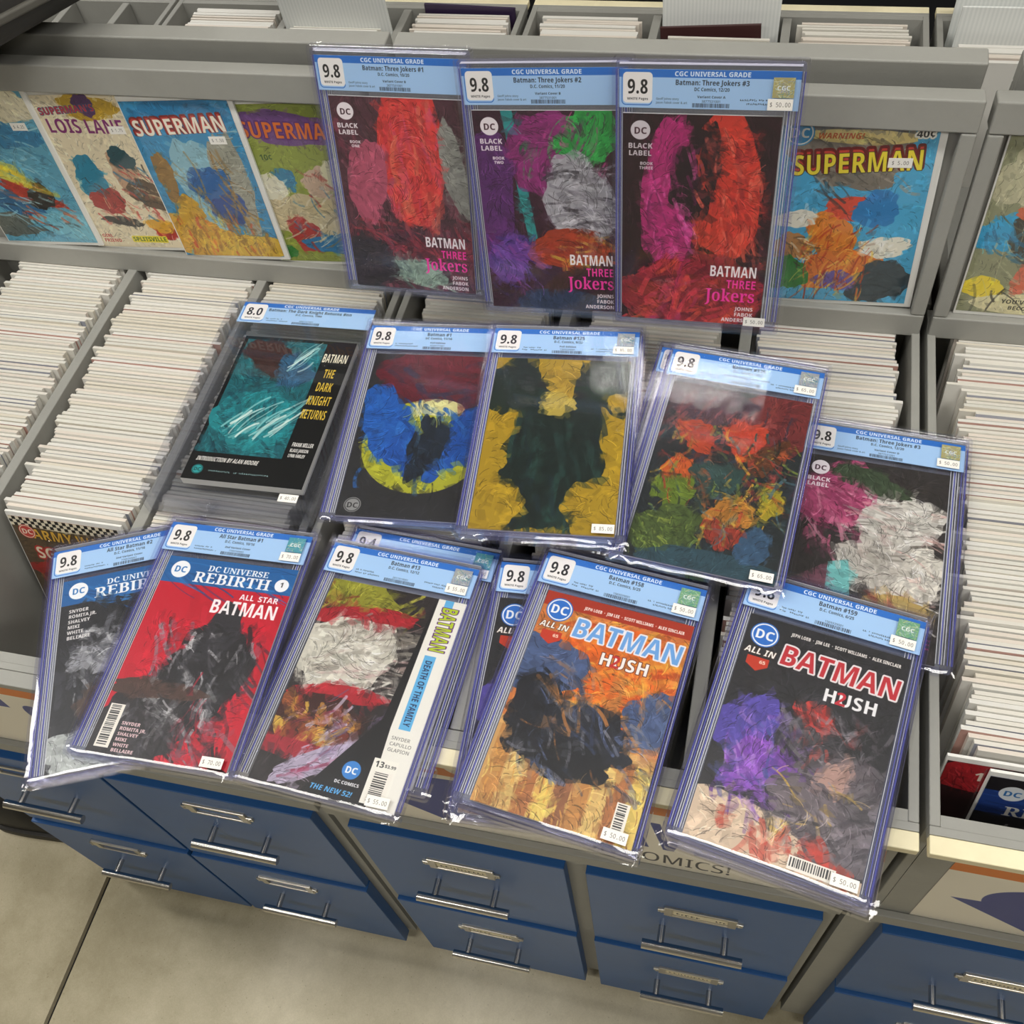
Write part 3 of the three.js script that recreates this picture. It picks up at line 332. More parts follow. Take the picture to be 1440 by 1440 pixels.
function slab(o) {
  const t = thing('graded_comic_slab', o.label, 'graded comic', o.group, null), r = rng(500 + slabCount * 13);
  mesh('case_frame', frameGeo, M.case, t);
  mesh('inner_rim', rimGeo, M.rim, t); mesh('white_streak_ribs', streakRibGeo, M.rib, t); mesh('tinted_ribs', tintRibGeo, M.tint, t);
  mesh('front_pane', paneGeo, M.pane, t).position.z = -0.0006;
  mesh('back_sheet', paneGeo, M.back, t).position.z = -0.0096;
  const lb = mesh('grade_label', labelGeo, o.plain ? plainLabel : gradeLabel(o), t); lb.position.set(0, 0.1315, -0.003);
  mesh('label_edge', topStripGeo, M.card, t).position.set(0, 0.1572, -0.0054);
  const bk = mesh('comic_book', bookGeo, [M.paper, M.paper, M.paper, M.paper, o.art ? coverMat[o.art] : M.card, M.card], t); bk.position.set(o.cx ?? -0.003, -0.0255, -0.0062);
  if (o.price) { const s = mesh('price_sticker', stickGeo, stickerMat(o.price), t); s.position.set(0.073, -0.1475, 0.0001); s.rotation.z = (r() - 0.5) * 0.06; }
  if (o.seal !== undefined) { mesh('seal_sticker', sealGeo, sealMats[o.seal], t).position.set(0.078, 0.136, 0.0001); if (o.labelPrice) mesh('price_sticker', stickGeo, stickerMat(o.labelPrice), t).position.set(0.076, 0.1185, 0.0002); }
  const f = mesh('plastic_bag', films[slabCount % films.length], M.film, t); if (slabCount % 2) f.rotation.z = Math.PI;
  slabCount++;
  return t;
}
const plainLabel = gradeLabel({ title: '', date: '', grade: '9.8' });
function lay(s, [x, y, z, yaw, tilt]) { s.rotation.set(-Math.PI / 2 + tilt, yaw, 0, 'YXZ'); s.position.set(x, Y(y), z); return s; }
function stand(s, k, [x, y, z], tilt, roll) { s.rotation.set(tilt, 0, roll, 'XYZ'); s.position.set(x * k, Y(y * k), z * k); return s; }

// top row, leaning back on the display rack
stand(slab({ art: 'pink', cx: 0, title: 'Batman: Three Jokers #1', date: 'D.C. Comics, 10/20', by: 'Geoff Johns story', by2: 'Jason Fabok cover & art', sub: 'Variant Cover B', grade: '9.8', label: 'slabbed comic with dusty pink and scarlet cover, numbered 1, leaning on rack', group: 'slabs leaning on the rack' }), 1.006, [-0.4513, -0.802, -1.0064], -0.25, 0.002);
stand(slab({ art: 'purple', cx: -0.003, title: 'Batman: Three Jokers #2', date: 'D.C. Comics, 11/20', by: 'Geoff Johns story', by2: 'Jason Fabok cover & art', sub: 'Variant Cover B', grade: '9.8', label: 'slabbed comic with purple and white cover topped with green, leaning on rack', group: 'slabs leaning on the rack' }), 1.02, [-0.2463, -0.7726, -0.9557], -0.22, 0.0405);
stand(slab({ art: 'scarlet', cx: -0.0055, title: 'Batman: Three Jokers #3', date: 'DC Comics, 12/20', by: 'Geoff Johns story', by2: 'Jason Fabok cover & art', sub: 'Variant Cover A', grade: '9.8', price: '50.00', seal: 3, labelPrice: '50.00', note: true, label: 'slabbed comic with black, magenta and red cover, leaning on rack', group: 'slabs leaning on the rack' }), 0.998, [-0.072, -0.7765, -0.962], -0.22, 0.0181);

// lying flat on the bins
const FLAT = 'slabs lying on the bins';
lay(slab({ art: 'bone', cx: 0.008, title: 'Batman #13', date: 'D.C. Comics, 12/12', note: true, grade: '9.8', price: '55.00', seal: 1, labelPrice: '55.00', label: 'slabbed comic with bone white and red cover and white title strip', group: FLAT }), [-0.3839, -1.034, -0.449, -0.058, 0]);
lay(slab({ title: '', date: '', sub: 'Marvel Comics, 7/86', note: true, grade: '9.4', label: 'slab half hidden under the bone white slab, label end showing', group: FLAT, seal: 2, labelPrice: '45.00' }), [-0.366, -1.0452, -0.481, -0.05, 0]);
lay(slab({ art: 'charcoal', cx: 0.006, title: 'All Star Batman #2', date: 'D.C. Comics, 11/16', sub: '2nd Variant Cover', grade: '9.8', label: 'tilted slabbed comic with charcoal and grey cover hanging past blue drawer', group: FLAT }), [-0.6861, -1.034, -0.4292, 0.3902, 0]);
lay(slab({ plain: true, label: 'clear slab lying underneath the tilted charcoal slab', group: FLAT }), [-0.6885, -1.0452, -0.4315, 0.383, 0]);
lay(slab({ art: 'crimson', cx: 0.006, title: 'All Star Batman #1', date: 'D.C. Comics, 10/16', sub: '2nd Variant Cover', grade: '9.8', price: '70.00', seal: 2, labelPrice: '70.00', label: 'slabbed comic with plain crimson cover under a blue banner', group: FLAT }), [-0.5862, -1.0228, -0.4477, 0.028, 0]);
lay(slab({ art: 'sable', title: '', date: '', grade: '9.8', label: 'slab with black cover half hidden under the amber city slab', group: FLAT }), [-0.1537, -1.034, -0.4642, 0.051, 0]);
lay(slab({ plain: true, label: 'clear slab at the bottom of the amber city pile', group: FLAT }), [-0.1515, -1.0452, -0.463, 0.047, 0]);
lay(slab({ plain: true, label: 'clear slab directly underneath the amber city slab', group: FLAT }), [-0.1245, -1.0228, -0.4565, -0.112, 0]);
lay(slab({ art: 'amber', cx: 0.0065, title: 'Batman #158', date: 'D.C. Comics, 5/25', sub: '', grade: '9.8', price: '50.00', seal: 0, labelPrice: '50.00', note: true, label: 'slabbed comic with orange sky cover and pale blue title', group: FLAT }), [-0.1226, -1.0116, -0.4576, -0.1205, 0]);
lay(slab({ art: 'grin', cx: -0.005, title: 'Batman: Three Jokers #3', date: 'D.C. Comics, 12/20', by: 'Geoff Johns story', by2: 'Jason Fabok cover & art', sub: 'Variant Cover D', grade: '9.8', seal: 3, labelPrice: '50.00', label: 'slabbed comic with pale grey and magenta cover beside the packed bin', group: FLAT }), [0.1718, -1.038, -0.721, -0.0709, 0.03]);
lay(slab({ plain: true, label: 'clear slab at the bottom of the black cover pile', group: FLAT }), [0.107, -1.031, -0.4545, -0.166, 0.02]);
lay(slab({ plain: true, label: 'clear slab directly underneath the black cover slab', group: FLAT }), [0.104, -1.0195, -0.4585, -0.171, 0.02]);
lay(slab({ art: 'sable', cx: 0.003, title: 'Batman #159', date: 'D.C. Comics, 6/25', sub: '', grade: '9.8', price: '50.00', seal: 0, labelPrice: '50.00', note: true, label: 'slabbed comic with black and purple cover and dark red title', group: FLAT }), [0.1045, -1.008, -0.4575, -0.1732, 0.02]);
lay(slab({ art: 'disc', cx: 0.007, title: 'Batman #1', date: 'DC Comics, 11/16', sub: 'Foil Edition', grade: '9.8', label: 'slabbed comic with blue and yellow disc on dark cover', group: FLAT }), [-0.4046, -0.995, -0.7884, 0.0781, 0.06]);
lay(slab({ plain: true, label: 'clear slab directly underneath the blue and yellow disc slab', group: FLAT }), [-0.395, -1.0075, -0.797, 0.065, 0.06]);
lay(slab({ plain: true, label: 'lowest clear slab beneath the blue and yellow disc slab', group: FLAT }), [-0.372, -1.0195, -0.806, 0.05, 0.06]);
lay(slab({ art: 'group', cx: 0.003, title: 'Batman #125', date: 'D.C. Comics, 9/22', sub: 'Second Printing Variant Cover', grade: '9.8', price: '65.00', seal: 1, labelPrice: '65.00', note: true, label: 'slabbed comic with crowded dark red and green cover', group: FLAT }), [-0.012, -0.975, -0.760, -0.098, 0.06]);
lay(slab({ plain: true, label: 'clear slab underneath the crowded dark red and green slab', group: FLAT }), [-0.0265, -0.9875, -0.774, -0.09, 0.06]);
lay(slab({ art: 'gold', cx: 0.001, title: 'Batman #125', date: 'D.C. Comics, 9/22', sub: 'Foil Edition', grade: '9.8', price: '85.00', seal: 1, labelPrice: '85.00', note: true, label: 'slabbed comic with gold cover and broad black blot', group: FLAT }), [-0.2193, -0.962, -0.7737, 0.0806, 0.05]);
lay(slab({ plain: true, label: 'clear slab directly underneath the gold cover slab', group: FLAT }), [-0.217, -0.9745, -0.775, 0.074, 0.05]);
{ // the thick holder
  const W = 0.236, L = 0.372, T = 0.036, t = thing('thick_comic_slab', 'thick clear slab holding a teal and black paperback, graded 8.0', 'graded comic', FLAT, null);
  const k = mergeGeometries([ringGeo(W, L, 0.004, T, 0.007, -T), ringGeo(W - 0.03, L - 0.022, 0.002, T - 0.006, 0.004, -T + 0.002)].map((g) => g.index ? g.toNonIndexed() : g));
  mesh('case_frame', k, new THREE.MeshPhysicalMaterial({ color: lin(0.93, 0.935, 0.96), transmission: 1, thickness: 0, ior: 1.55, roughness: 0.05 }), t);
  const pg = new THREE.ShapeGeometry(rrect(new THREE.Shape(), W - 0.0085, L - 0.0085, 0.004));
  mesh('front_pane', pg, M.pane, t).position.z = -0.0008; mesh('back_sheet', pg, new THREE.MeshPhysicalMaterial({ color: lin(0.55, 0.56, 0.58), transmission: 0.9, thickness: 0, ior: 1.5, roughness: 0.12 }), t).position.z = -T + 0.001;
  const lb = mesh('grade_label', new THREE.BoxGeometry(0.205, 0.041, 0.0006), gradeLabel({ title: 'Batman: The Dark Knight Returns #nn', date: 'D.C. Comics, 1986', sub: '', grade: '8.0' }), t); lb.position.set(0.004, 0.160, -0.003);
  const bk = mesh('comic_book', new THREE.BoxGeometry(0.171, 0.262, 0.012), [M.paper, M.paper, M.paper, M.paper, coverMat.teal, M.card], t); bk.position.set(0.008, -0.012, -0.016);
  mesh('price_sticker', stickGeo, stickerMat('40.00'), t).position.set(0.085, -0.165, 0.0001);
  lay(t, [-0.6324, -1.017, -0.8102, 0.0292, -0.01]);
}

// ---------------------------------------------------------------- comics filed in the bins
const BW = 0.182, BH = 0.267, TILT = 0.22;
const tints = [[0.72, 0.69, 0.62], [0.74, 0.72, 0.67], [0.70, 0.645, 0.54], [0.72, 0.65, 0.57], [0.69, 0.675, 0.61], [0.73, 0.70, 0.63]];
const fronts = [[0.64, 0.62, 0.57], [0.66, 0.64, 0.59], [0.42, 0.24, 0.20], [0.62, 0.60, 0.54], [0.64, 0.63, 0.59], [0.58, 0.52, 0.46], [0.64, 0.62, 0.57], [0.62, 0.59, 0.52], [0.64, 0.62, 0.57], [0.30, 0.31, 0.36], [0.62, 0.60, 0.55], [0.60, 0.56, 0.48]];
function comicGeo(thick, tint, front, far) {
  const g = new THREE.BoxGeometry(BW, BH, thick); g.translate(0, BH / 2, 0);
  const n = g.attributes.normal, c = new Float32Array(n.count * 3);
  for (let i = 0; i < n.count; i++) { const k = n.getZ(i) * (far ? -1 : 1) > 0.5 ? front : tint; c[i * 3] = k[0]; c[i * 3 + 1] = k[1]; c[i * 3 + 2] = k[2]; }
  g.setAttribute('color', new THREE.BufferAttribute(c, 3)); return g;
}
const comicMat = new THREE.MeshPhysicalMaterial({ vertexColors: true, roughness: 0.5, clearcoat: 0.3, clearcoatRoughness: 0.3 });
const comicGeos = []; for (let i = 0; i < 24; i++) comicGeos.push(comicGeo([0.0056, 0.006, 0.0052][i % 3], tints[i % 6], fronts[(i * 5 + 3) % 12]));
const farGeos = []; for (let i = 0; i < 24; i++) farGeos.push(comicGeo([0.0052, 0.0075, 0.0047][i % 3], [tints[i % 6], tints[1], tints[3]][i % 3], fronts[(i * 5 + 3) % 12], true));
const stuffGeos = [];
function fileBin(o) {                              // z of the bottom edge, from the back forward
  const r = rng(o.seed); let k = 0;
  for (let z = o.z0; z < o.z1; z += o.step * (0.93 + r() * 0.14)) {
    const gi = (r() * 24) | 0, big = r() < 0.07, dx = (r() - 0.5) * o.slack * 0.5 + (big ? (r() < 0.75 ? -1 : 1) * o.slack * (0.35 + 0.2 * r()) : 0);
    const x = o.x + Math.max(-(o.fl ?? 0.010), Math.min(o.fr ?? 0.010, dx)), y = Y(TRAYFLOOR) + 0.0005 + r() * 0.003 + (big ? 0.002 : 0), rz = (r() - 0.5) * 0.010 + (big ? (r() - 0.5) * 0.02 : 0), rx = (o.far ? 0.07 : -TILT) + (r() - 0.5) * 0.002;
    const visible = o.hideFrom === undefined || z < o.hideFrom;
    if (visible) {
      const m = mesh('bagged_comic', (o.far ? farGeos : comicGeos)[gi], comicMat); m.position.set(x, y, z); m.rotation.set(rx, (r() - 0.5) * 0.004, rz);
      tag(m, o.label, 'comic', o.group); k++;
    } else { const g = comicGeos[gi].clone(); g.applyMatrix4(new THREE.Matrix4().compose(new THREE.Vector3(x, y, z), new THREE.Quaternion().setFromEuler(new THREE.Euler(rx, 0, rz)), new THREE.Vector3(1, 1, 1))); stuffGeos.push(g); r(); }
  }
  return k;
}
let nc = 0;
nc += fileBin({ seed: 7, x: 0.372, fl: 0.03, fr: 0.015, z0: -1.045, z1: -0.418, step: 0.0068, slack: 0.034, label: 'white bagged comic filed in the fully packed bin with cream rail', group: 'comics in the packed bin' });
nc += fileBin({ seed: 2, x: -0.862, fl: 0.018, fr: 0.009, z0: -1.045, z1: -0.545, step: 0.0068, slack: 0.034, label: 'white bagged comic filed between dividers beside the teal paperback slab', group: 'comics beside the thick slab' });
nc += fileBin({ seed: 6, x: 0.106, z0: -1.045, z1: -0.42, step: 0.0068, slack: 0.02, hideFrom: -0.86, label: 'white bagged comic filed behind the pale grey slab', group: 'comics behind the pale grey slab' });
nc += fileBin({ seed: 3, x: -0.645, z0: -1.045, z1: -0.42, step: 0.0068, slack: 0.016, hideFrom: -0.96, label: 'white bagged comic filed behind the teal paperback slab', group: 'comics behind the thick slab' });
nc += fileBin({ seed: 4, x: -0.385, z0: -1.045, z1: -0.42, step: 0.0068, slack: 0.02, hideFrom: -2, label: '', group: '' });
nc += fileBin({ seed: 5, x: -0.133, z0: -1.045, z1: -0.42, step: 0.0068, slack: 0.02, hideFrom: -2, label: '', group: '' });
const FB = 'comics in the bins of the row behind';
nc += fileBin({ far: true, seed: 8, x: 0.118, z0: -1.846, z1: -1.705, step: 0.0088, slack: 0.03, label: 'bagged comic in far bin next to the red bagged ones', group: FB });
nc += fileBin({ far: true, seed: 9, x: -0.36, z0: -1.846, z1: -1.705, step: 0.0088, slack: 0.03, label: 'bagged comic in far bin left of the corrugated board', group: FB });
nc += fileBin({ far: true, seed: 10, x: -0.122, z0: -1.79, z1: -1.74, step: 0.0088, slack: 0.02, label: 'bagged comic in far bin in front of corrugated board', group: FB });
nc += fileBin({ far: true, seed: 11, x: -0.615, z0: -1.846, z1: -1.740, step: 0.0088, slack: 0.03, label: 'bagged comic in the far bin marked 24', group: FB });
nc += fileBin({ far: true, seed: 12, x: -0.86, z0: -1.79, z1: -1.74, step: 0.0088, slack: 0.02, label: 'bagged comic in far bin in front of large white board', group: FB });
nc += fileBin({ far: true, seed: 13, x: -1.09, z0: -1.846, z1: -1.776, step: 0.0088, slack: 0.02, label: 'bagged comic in far bin beside the dark bag', group: FB });
nc += fileBin({ far: true, seed: 14, x: 0.38, z0: -1.79, z1: -1.74, step: 0.0088, slack: 0.02, label: 'bagged comic in far bin before the two corrugated boards', group: FB });
nc += fileBin({ seed: 1, x: -1.095, z0: -1.045, z1: -0.42, step: 0.0068, slack: 0.03, hideFrom: -1.045 + 0.0068 * Math.max(0, 298 - nc), label: 'white bagged comic filed in the end bin next to the first divider', group: 'comics in the end bin' });
tag(mesh('filed_comics', mergeGeometries(stuffGeos), comicMat), 'rows of white bagged comics filed underneath the heaped slabs', 'comics', null, 'stuff');
console.log('individual comics', nc);

// front comics whose covers show, and the old comics on the racks
function oldCover(o) {
  const r = rng(o.seed), [c, x] = sheet(420, 640, o.bg);
  for (const b of o.blobs) blob(x, r, b[0], b[1], b[2], b[3], b[4] ?? 0, b[5], b[6] ?? 0.18);
  for (const s of o.marks ?? []) strokes(x, r, s[0], s[1], s[2], s[3], s[4], s[5], s[6]);
  paint(c, x, r, 1500, 20, 5);
  if (o.checks) for (let i = 0; i < 30; i++) for (let j = 0; j < 3; j++) { x.fillStyle = (i + j) % 2 ? '#1c1814' : '#ece2c8'; x.fillRect(i * 14, j * 14, 14, 14); }
  for (const w of o.text) words(x, w[0], w[1], w[2], w[3], w[4], w[5]);
  if (o.roundel) roundel(x, ...o.roundel);
  return new THREE.MeshStandardMaterial({ map: tex(c), roughness: 0.45 });
}
const boardGeo = new THREE.BoxGeometry(0.178, 0.267, 0.0036), printGeo = new THREE.BoxGeometry(0.168, 0.254, 0.0006);
const sleeveGeo = filmGeo(0.172, 0.262, 0.003, 91, 0.003);
function oldComic(name, mat, label, group, price, px, py) {
  const t = thing(name, label, 'comic', group, null);
  const b = mesh('backing_board', boardGeo, M.card, t); b.position.set(0, 0.1335, -0.0018);
  const p = mesh('cover', printGeo, mat, t); p.position.set(-0.003, 0.1325, 0.0004);
  if (price) { const s = mesh('price_sticker', stickGeo, stickerMat(price), t); s.position.set(px ?? 0.05, py ?? 0.2, 0.0009); }
  mesh('plastic_sleeve', sleeveGeo, M.film, t).position.set(0, 0.1335, 0.0006);
  return t;
}
const DR = 'old comics on the display racks';
const OLD = [
  { x: -1.108, roll: 0.055, price: '4.25', py: 0.205, label: 'old comic with sea blue cover and yellow slanting stripe', m: oldCover({ seed: 1, bg: '#5aa0bc', blobs: [[220, 60, 260, 70, 0, '#d8d0b4'], [200, 160, 210, 60, 0.1, '#2c7ca8'], [150, 470, 120, 60, 0.5, '#24608c'], [230, 420, 130, 34, 0.4, '#a8342c'], [270, 430, 60, 60, 0, '#2a2826'], [90, 560, 120, 60, 0, '#5c6460'], [330, 560, 160, 60, 0.2, '#70b4c8']], marks: [[70, ['#8cc4d4', '#3c84a8', '#a8d4dc'], [20, 130, 400, 620], 90, 7, 0.3, 1.0], [24, ['#b8402c', '#1c1a1a', '#c8603c'], [80, 380, 380, 560], 70, 8, 0.6, 0.8], [1, ['#e8cc34'], [60, 240, 62, 242], 250, 40, 0.45, 0.01], [6, ['#e8cc34'], [20, 250, 60, 280], 260, 26, 0.45, 0.08]], text: [] }) },
  { x: -0.944, roll: 0.06, price: '1.75', px: 0.045, py: 0.205, label: 'old comic with cream cover and purple title letters', m: oldCover({ seed: 2, bg: '#e3d6b8', blobs: [[250, 50, 130, 44, 0.1, '#b8952c'], [240, 40, 44, 40, 0, '#4c2c5c'], [120, 330, 70, 84, 0.2, '#2484a4'], [150, 430, 70, 60, 0.3, '#a83430'], [280, 300, 60, 90, 0, '#c09a7c'], [290, 250, 54, 44, 0, '#1f4a54'], [330, 400, 76, 60, 0.3, '#5a4634'], [350, 560, 66, 44, 0, '#b83428'], [330, 540, 56, 34, 0, '#d8a02c'], [170, 520, 90, 20, 0.1, '#3c3a36']], marks: [[40, ['#2c6c94', '#c8443c', '#d8ac84', '#3c322c'], [70, 260, 380, 500], 60, 7, 1.1, 1.0], [14, ['#3a2e24', '#c8ac84'], [270, 360, 400, 440], 60, 6, 0.3, 0.4]], text: [["SUPERMAN'S", 160, 70, 38, '#b8283c', { align: 'center', rot: -0.05, line: '#2c5c84', lw: 4 }], ['LOIS LANE', 205, 148, 76, '#7c1f6c', { align: 'center', sx: 0.84, rot: 0.03 }], ['GIRL', 40, 596, 22, '#b8282c', {}], ['FRIEND', 40, 618, 22, '#b8282c', {}], ['SPLITSVILLE', 250, 612, 26, '#2c5c1c', { align: 'center', line: '#e8d83c', lw: 12 }]] }) },
  { x: -0.786, roll: 0.062, price: '1.50', px: 0.045, py: 0.2, label: 'old comic with blue cover and golden wheat coloured lower edge', m: oldCover({ seed: 3, bg: '#2f88b8', blobs: [[210, 50, 220, 50, 0, '#2076a8'], [200, 330, 110, 180, 0, '#86b4c4'], [330, 330, 60, 240, 0, '#9a9a8c'], [60, 300, 40, 100, 0, '#8c6a34'], [230, 330, 80, 90, 0.4, '#2a62a0'], [270, 430, 70, 70, 0.4, '#24488c'], [110, 560, 170, 90, 0.2, '#c8982c'], [280, 600, 170, 60, 0.1, '#d0a834'], [100, 440, 60, 60, 0, '#c89c34']], marks: [[30, ['#94703c', '#a88448'], [60, 170, 340, 520], 150, 8, 1.2, 1.2], [110, ['#e0c040', '#a8601c', '#c8401c', '#8c6420'], [10, 440, 400, 636], 40, 9, 1.4, 0.7], [40, ['#6c6c64', '#c4c4b8'], [290, 120, 400, 560], 40, 4, 0, 0.1]], text: [['SUPERMAN', 196, 118, 76, '#c03a30', { align: 'center', sx: 0.9, sy: 1.1, rot: -0.04, line: '#7c1c1c', lw: 14 }], ['SUPERMAN', 200, 124, 76, '#efe8d8', { align: 'center', sx: 0.9, sy: 1.1, rot: -0.04 }]] }) },
  { x: -0.626, roll: 0.06, label: 'old comic with olive green cover and orange title in a shiny sleeve', m: oldCover({ seed: 4, bg: '#8a9638', blobs: [[210, 90, 220, 60, 0.06, '#6c4480'], [200, 440, 220, 110, 0, '#c4b48c'], [260, 300, 70, 60, 0, '#c4a890'], [120, 290, 60, 44, 0.4, '#24789c'], [330, 260, 50, 60, 0, '#d8d4b0'], [140, 520, 70, 70, 0.3, '#a8342c'], [270, 560, 130, 50, 0, '#2c74a4'], [40, 600, 40, 30, 0, '#2c7a2c'], [70, 320, 60, 50, 0, '#d8d4bc']], marks: [[50, ['#c8bc98', '#8c7c54', '#e4dcc4'], [20, 380, 400, 600], 90, 5, -0.6, 0.3], [20, ['#a8342c', '#2c6c94'], [100, 240, 340, 560], 60, 9, 0.8, 1]], text: [['SUPERMAN', 205, 128, 76, '#d8702c', { align: 'center', sx: 0.92, sy: 1.1, rot: 0.04, line: '#5c2c6c', lw: 10 }], ['10¢', 60, 210, 30, '#2c4c1c', {}]] }) },
  { x: 0.112, sc: 1.07, roll: 0.04, price: '5.00', px: 0.045, py: 0.202, label: 'old comic with sky blue cover, yellow title and orange flame patch', m: oldCover({ seed: 5, bg: '#4ba6d0', roundel: [50, 56, 40, '#3c94c4', '#f0ece0', '#f0ece0'], blobs: [[200, 110, 180, 110, 0.2, '#7c7468'], [220, 66, 150, 24, 0.02, '#e4cf84', 0.08], [235, 300, 100, 40, -0.1, '#d8543c'], [290, 300, 66, 60, 0.2, '#2f7cb8'], [170, 400, 70, 90, -0.3, '#e0862c'], [210, 520, 130, 80, -0.1, '#dc7a2c'], [60, 440, 54, 56, 0, '#b8824c'], [50, 540, 60, 70, 0, '#2f7c34'], [330, 560, 90, 80, -0.2, '#2c3c44'], [200, 560, 60, 40, 0, '#6a56a0'], [60, 340, 70, 30, 0, '#e8e4d4'], [330, 430, 80, 36, 0, '#e8e4d4']], marks: [[90, ['#f0b43c', '#c8481c', '#f4d05c', '#a83418'], [100, 350, 300, 600], 60, 6, 2.0, 0.9], [30, ['#4c4640', '#a09688'], [60, 60, 360, 240], 100, 8, 0.7, 0.5], [20, ['#e8e0c8', '#3c3428'], [20, 400, 120, 500], 30, 5, 0.8, 2]], text: [['WARNING!', 160, 72, 24, '#d0602c', { align: 'center', skew: -0.2 }], ['SUPERMAN', 216, 168, 74, '#c84434', { align: 'center', sx: 0.9, sy: 1.2, rot: -0.07, line: '#6c2420', lw: 16 }], ['SUPERMAN', 218, 178, 74, '#ecd83c', { align: 'center', sx: 0.9, sy: 1.2, rot: -0.07, line: '#2c241c', lw: 4 }], ['40¢', 384, 66, 30, '#222', { align: 'center', line: '#f0ece0', lw: 10 }]] }) },
  { x: 0.352, roll: 0, label: 'old comic with drab olive cover and yellow starburst beside dark gap', m: oldCover({ seed: 6, bg: '#8a8c6c', blobs: [[90, 120, 90, 110, 0, '#b8b494'], [70, 330, 80, 70, 0.3, '#2c9ccc'], [160, 340, 80, 80, 0, '#3c3a30'], [150, 270, 70, 30, 0.4, '#c8603c'], [190, 470, 50, 90, 0.3, '#d0684c'], [60, 540, 66, 44, 0, '#e4cc34', 0.1], [250, 600, 220, 44, 0, '#d8d0a4', 0.04]], marks: [[60, ['#a8a884', '#5c5c44', '#c4c09c', '#2c2a22'], [20, 60, 400, 560], 100, 6, 1.2, 1.4], [20, ['#2c94c4', '#1c648c'], [20, 260, 160, 420], 60, 10, 0.9, 1]], text: [["YOU'VE JUST", 200, 598, 24, '#2a2a22', { align: 'center' }], ['BECOME', 200, 622, 22, '#2a2a22', { align: 'center' }]] }) },
];
for (const o of OLD.slice().reverse()) {
  const i = OLD.indexOf(o), t = oldComic('old_comic', o.m, o.label, DR, o.price, o.px, o.py);
  const up = 0.0365, back = -0.0165 + (i < 4 ? 0.0042 + (3 - i) * 0.0002 : 0.0042), ca = Math.cos(LEAN), sa = Math.sin(LEAN);
  const sh = i < 4 ? (i % 2 ? 0 : 0.0045) : 0;
  t.position.set(o.x, Y(-1.06) + up * ca + (back + sh) * sa, -1.07 - up * sa + (back + sh) * ca); t.rotation.set(-LEAN, 0, o.roll, 'XYZ'); t.scale.setScalar(o.sc ?? 1);
}
// first comics of two bins, covers showing
const army = oldCover({ seed: 21, checks: true, bg: '#5c4a34', blobs: [[210, 20, 220, 26, 0, '#e0d4b0', 0.02], [210, 230, 200, 60, 0, '#a82c24'], [180, 380, 150, 90, 0, '#8c6a2c'], [90, 330, 70, 80, 0, '#7c2420'], [300, 470, 120, 90, 0, '#4c5c34']], marks: [[60, ['#8c7444', '#3c2c1c', '#a8582c'], [20, 260, 400, 620], 80, 10, 0.8, 1.4]], roundel: [52, 66, 32, '#c8443c', '#f0e4cc', '#f0e4cc'], text: [['ARMY WAR', 216, 100, 64, '#e0b040', { align: 'center', sx: 0.88, rot: 0.03, line: '#2c2018', lw: 5 }], ['SGT. ROCK', 212, 190, 76, '#e8dcc0', { align: 'center', sx: 0.84, line: '#b82c24', lw: 14 }]] });
const rebirthFront = (() => { const [c, x] = sheet(420, 640, '#181418'); const r = rng(8); x.fillStyle = '#1c3c84'; x.fillRect(0, 60, 420, 110); strokes(x, r, 40, ['#2c54a4', '#122a60'], [0, 60, 200, 170], 120, 4, 0.1, 0.4); roundel(x, 70, 66, 34, '#e8ecf0', '#2c74b8'); words(x, 'DC', 330, 84, 60, '#e8e4dc', { align: 'center', font: 'serif' }); words(x, 'UNIVERSE', 230, 120, 36, '#e8e4dc', { align: 'center', font: 'serif' }); words(x, 'REBIRTH', 210, 172, 62, '#e8e4dc', { align: 'center', font: 'serif' }); strokes(x, r, 60, ['#4c4a4c', '#8c888a', '#1c1a1c'], [20, 190, 400, 620], 80, 10, 1, 2); return new THREE.MeshStandardMaterial({ map: tex(c), roughness: 0.45 }); })();
const redOne = oldCover({ seed: 23, bg: '#2a0c10', blobs: [[70, 60, 90, 70, 0, '#a01c24', 0.08]], marks: [[50, ['#c8343c', '#6c1018'], [10, 10, 150, 110], 50, 4, 1.2, 1.2]], text: [['1', 90, 72, 54, '#ece0d0', { align: 'center' }]] });
function frontComic(mat, label, x, z, yaw = 0, dy = 0, tilt = TILT) { const t = oldComic('cover_out_comic', mat, label, 'front comics with covers showing'); t.position.set(x, Y(TRAYFLOOR) + 0.0005 + dy, z); t.rotation.set(-tilt, yaw, 0, 'XYZ'); return t; }
frontComic(army, 'front comic with checkered top and yellow title letters in divider bin', -0.868, -0.530, 0, 0.002, 0.26);
frontComic(redOne, 'red comic numbered 1 peeking out at the front of packed bin', 0.345, -0.4115, 0, 0.002, 0.2);
frontComic(rebirthFront, 'front comic with black and blue banner in the packed bin', 0.388, -0.4035, 0, -0.002, 0.2);

// ---------------------------------------------------------------- boards, bag and other things in the row behind
const [cc, cx] = canvas(256, 64); cx.fillStyle = '#e9ebe8'; cx.fillRect(0, 0, 256, 64); for (let i = 0; i < 256; i += 8) { cx.fillStyle = '#e0e3e0'; cx.fillRect(i, 0, 4, 64); }
const corr = new THREE.MeshStandardMaterial({ map: tex(cc), roughness: 0.8 });
function board(label, x, z, w, h, y, tilt, yaw = 0) { const g = new THREE.BoxGeometry(w, h, 0.004); g.translate(0, h / 2, 0); const m = mesh('corrugated_board', g, corr); m.position.set(x, Y(y), z); m.rotation.set(tilt, yaw, 0, 'XYZ'); tag(m, label, 'board', 'white corrugated boards'); return m; }
board('white corrugated board standing in far bin above dark red comic', -0.122, -1.838, 0.212, 0.315, TRAYFLOOR, 0.05);
board('large white corrugated board leaning across the far bin beside number 24', -0.856, -1.80, 0.222, 0.42, TRAYFLOOR, 0.1);
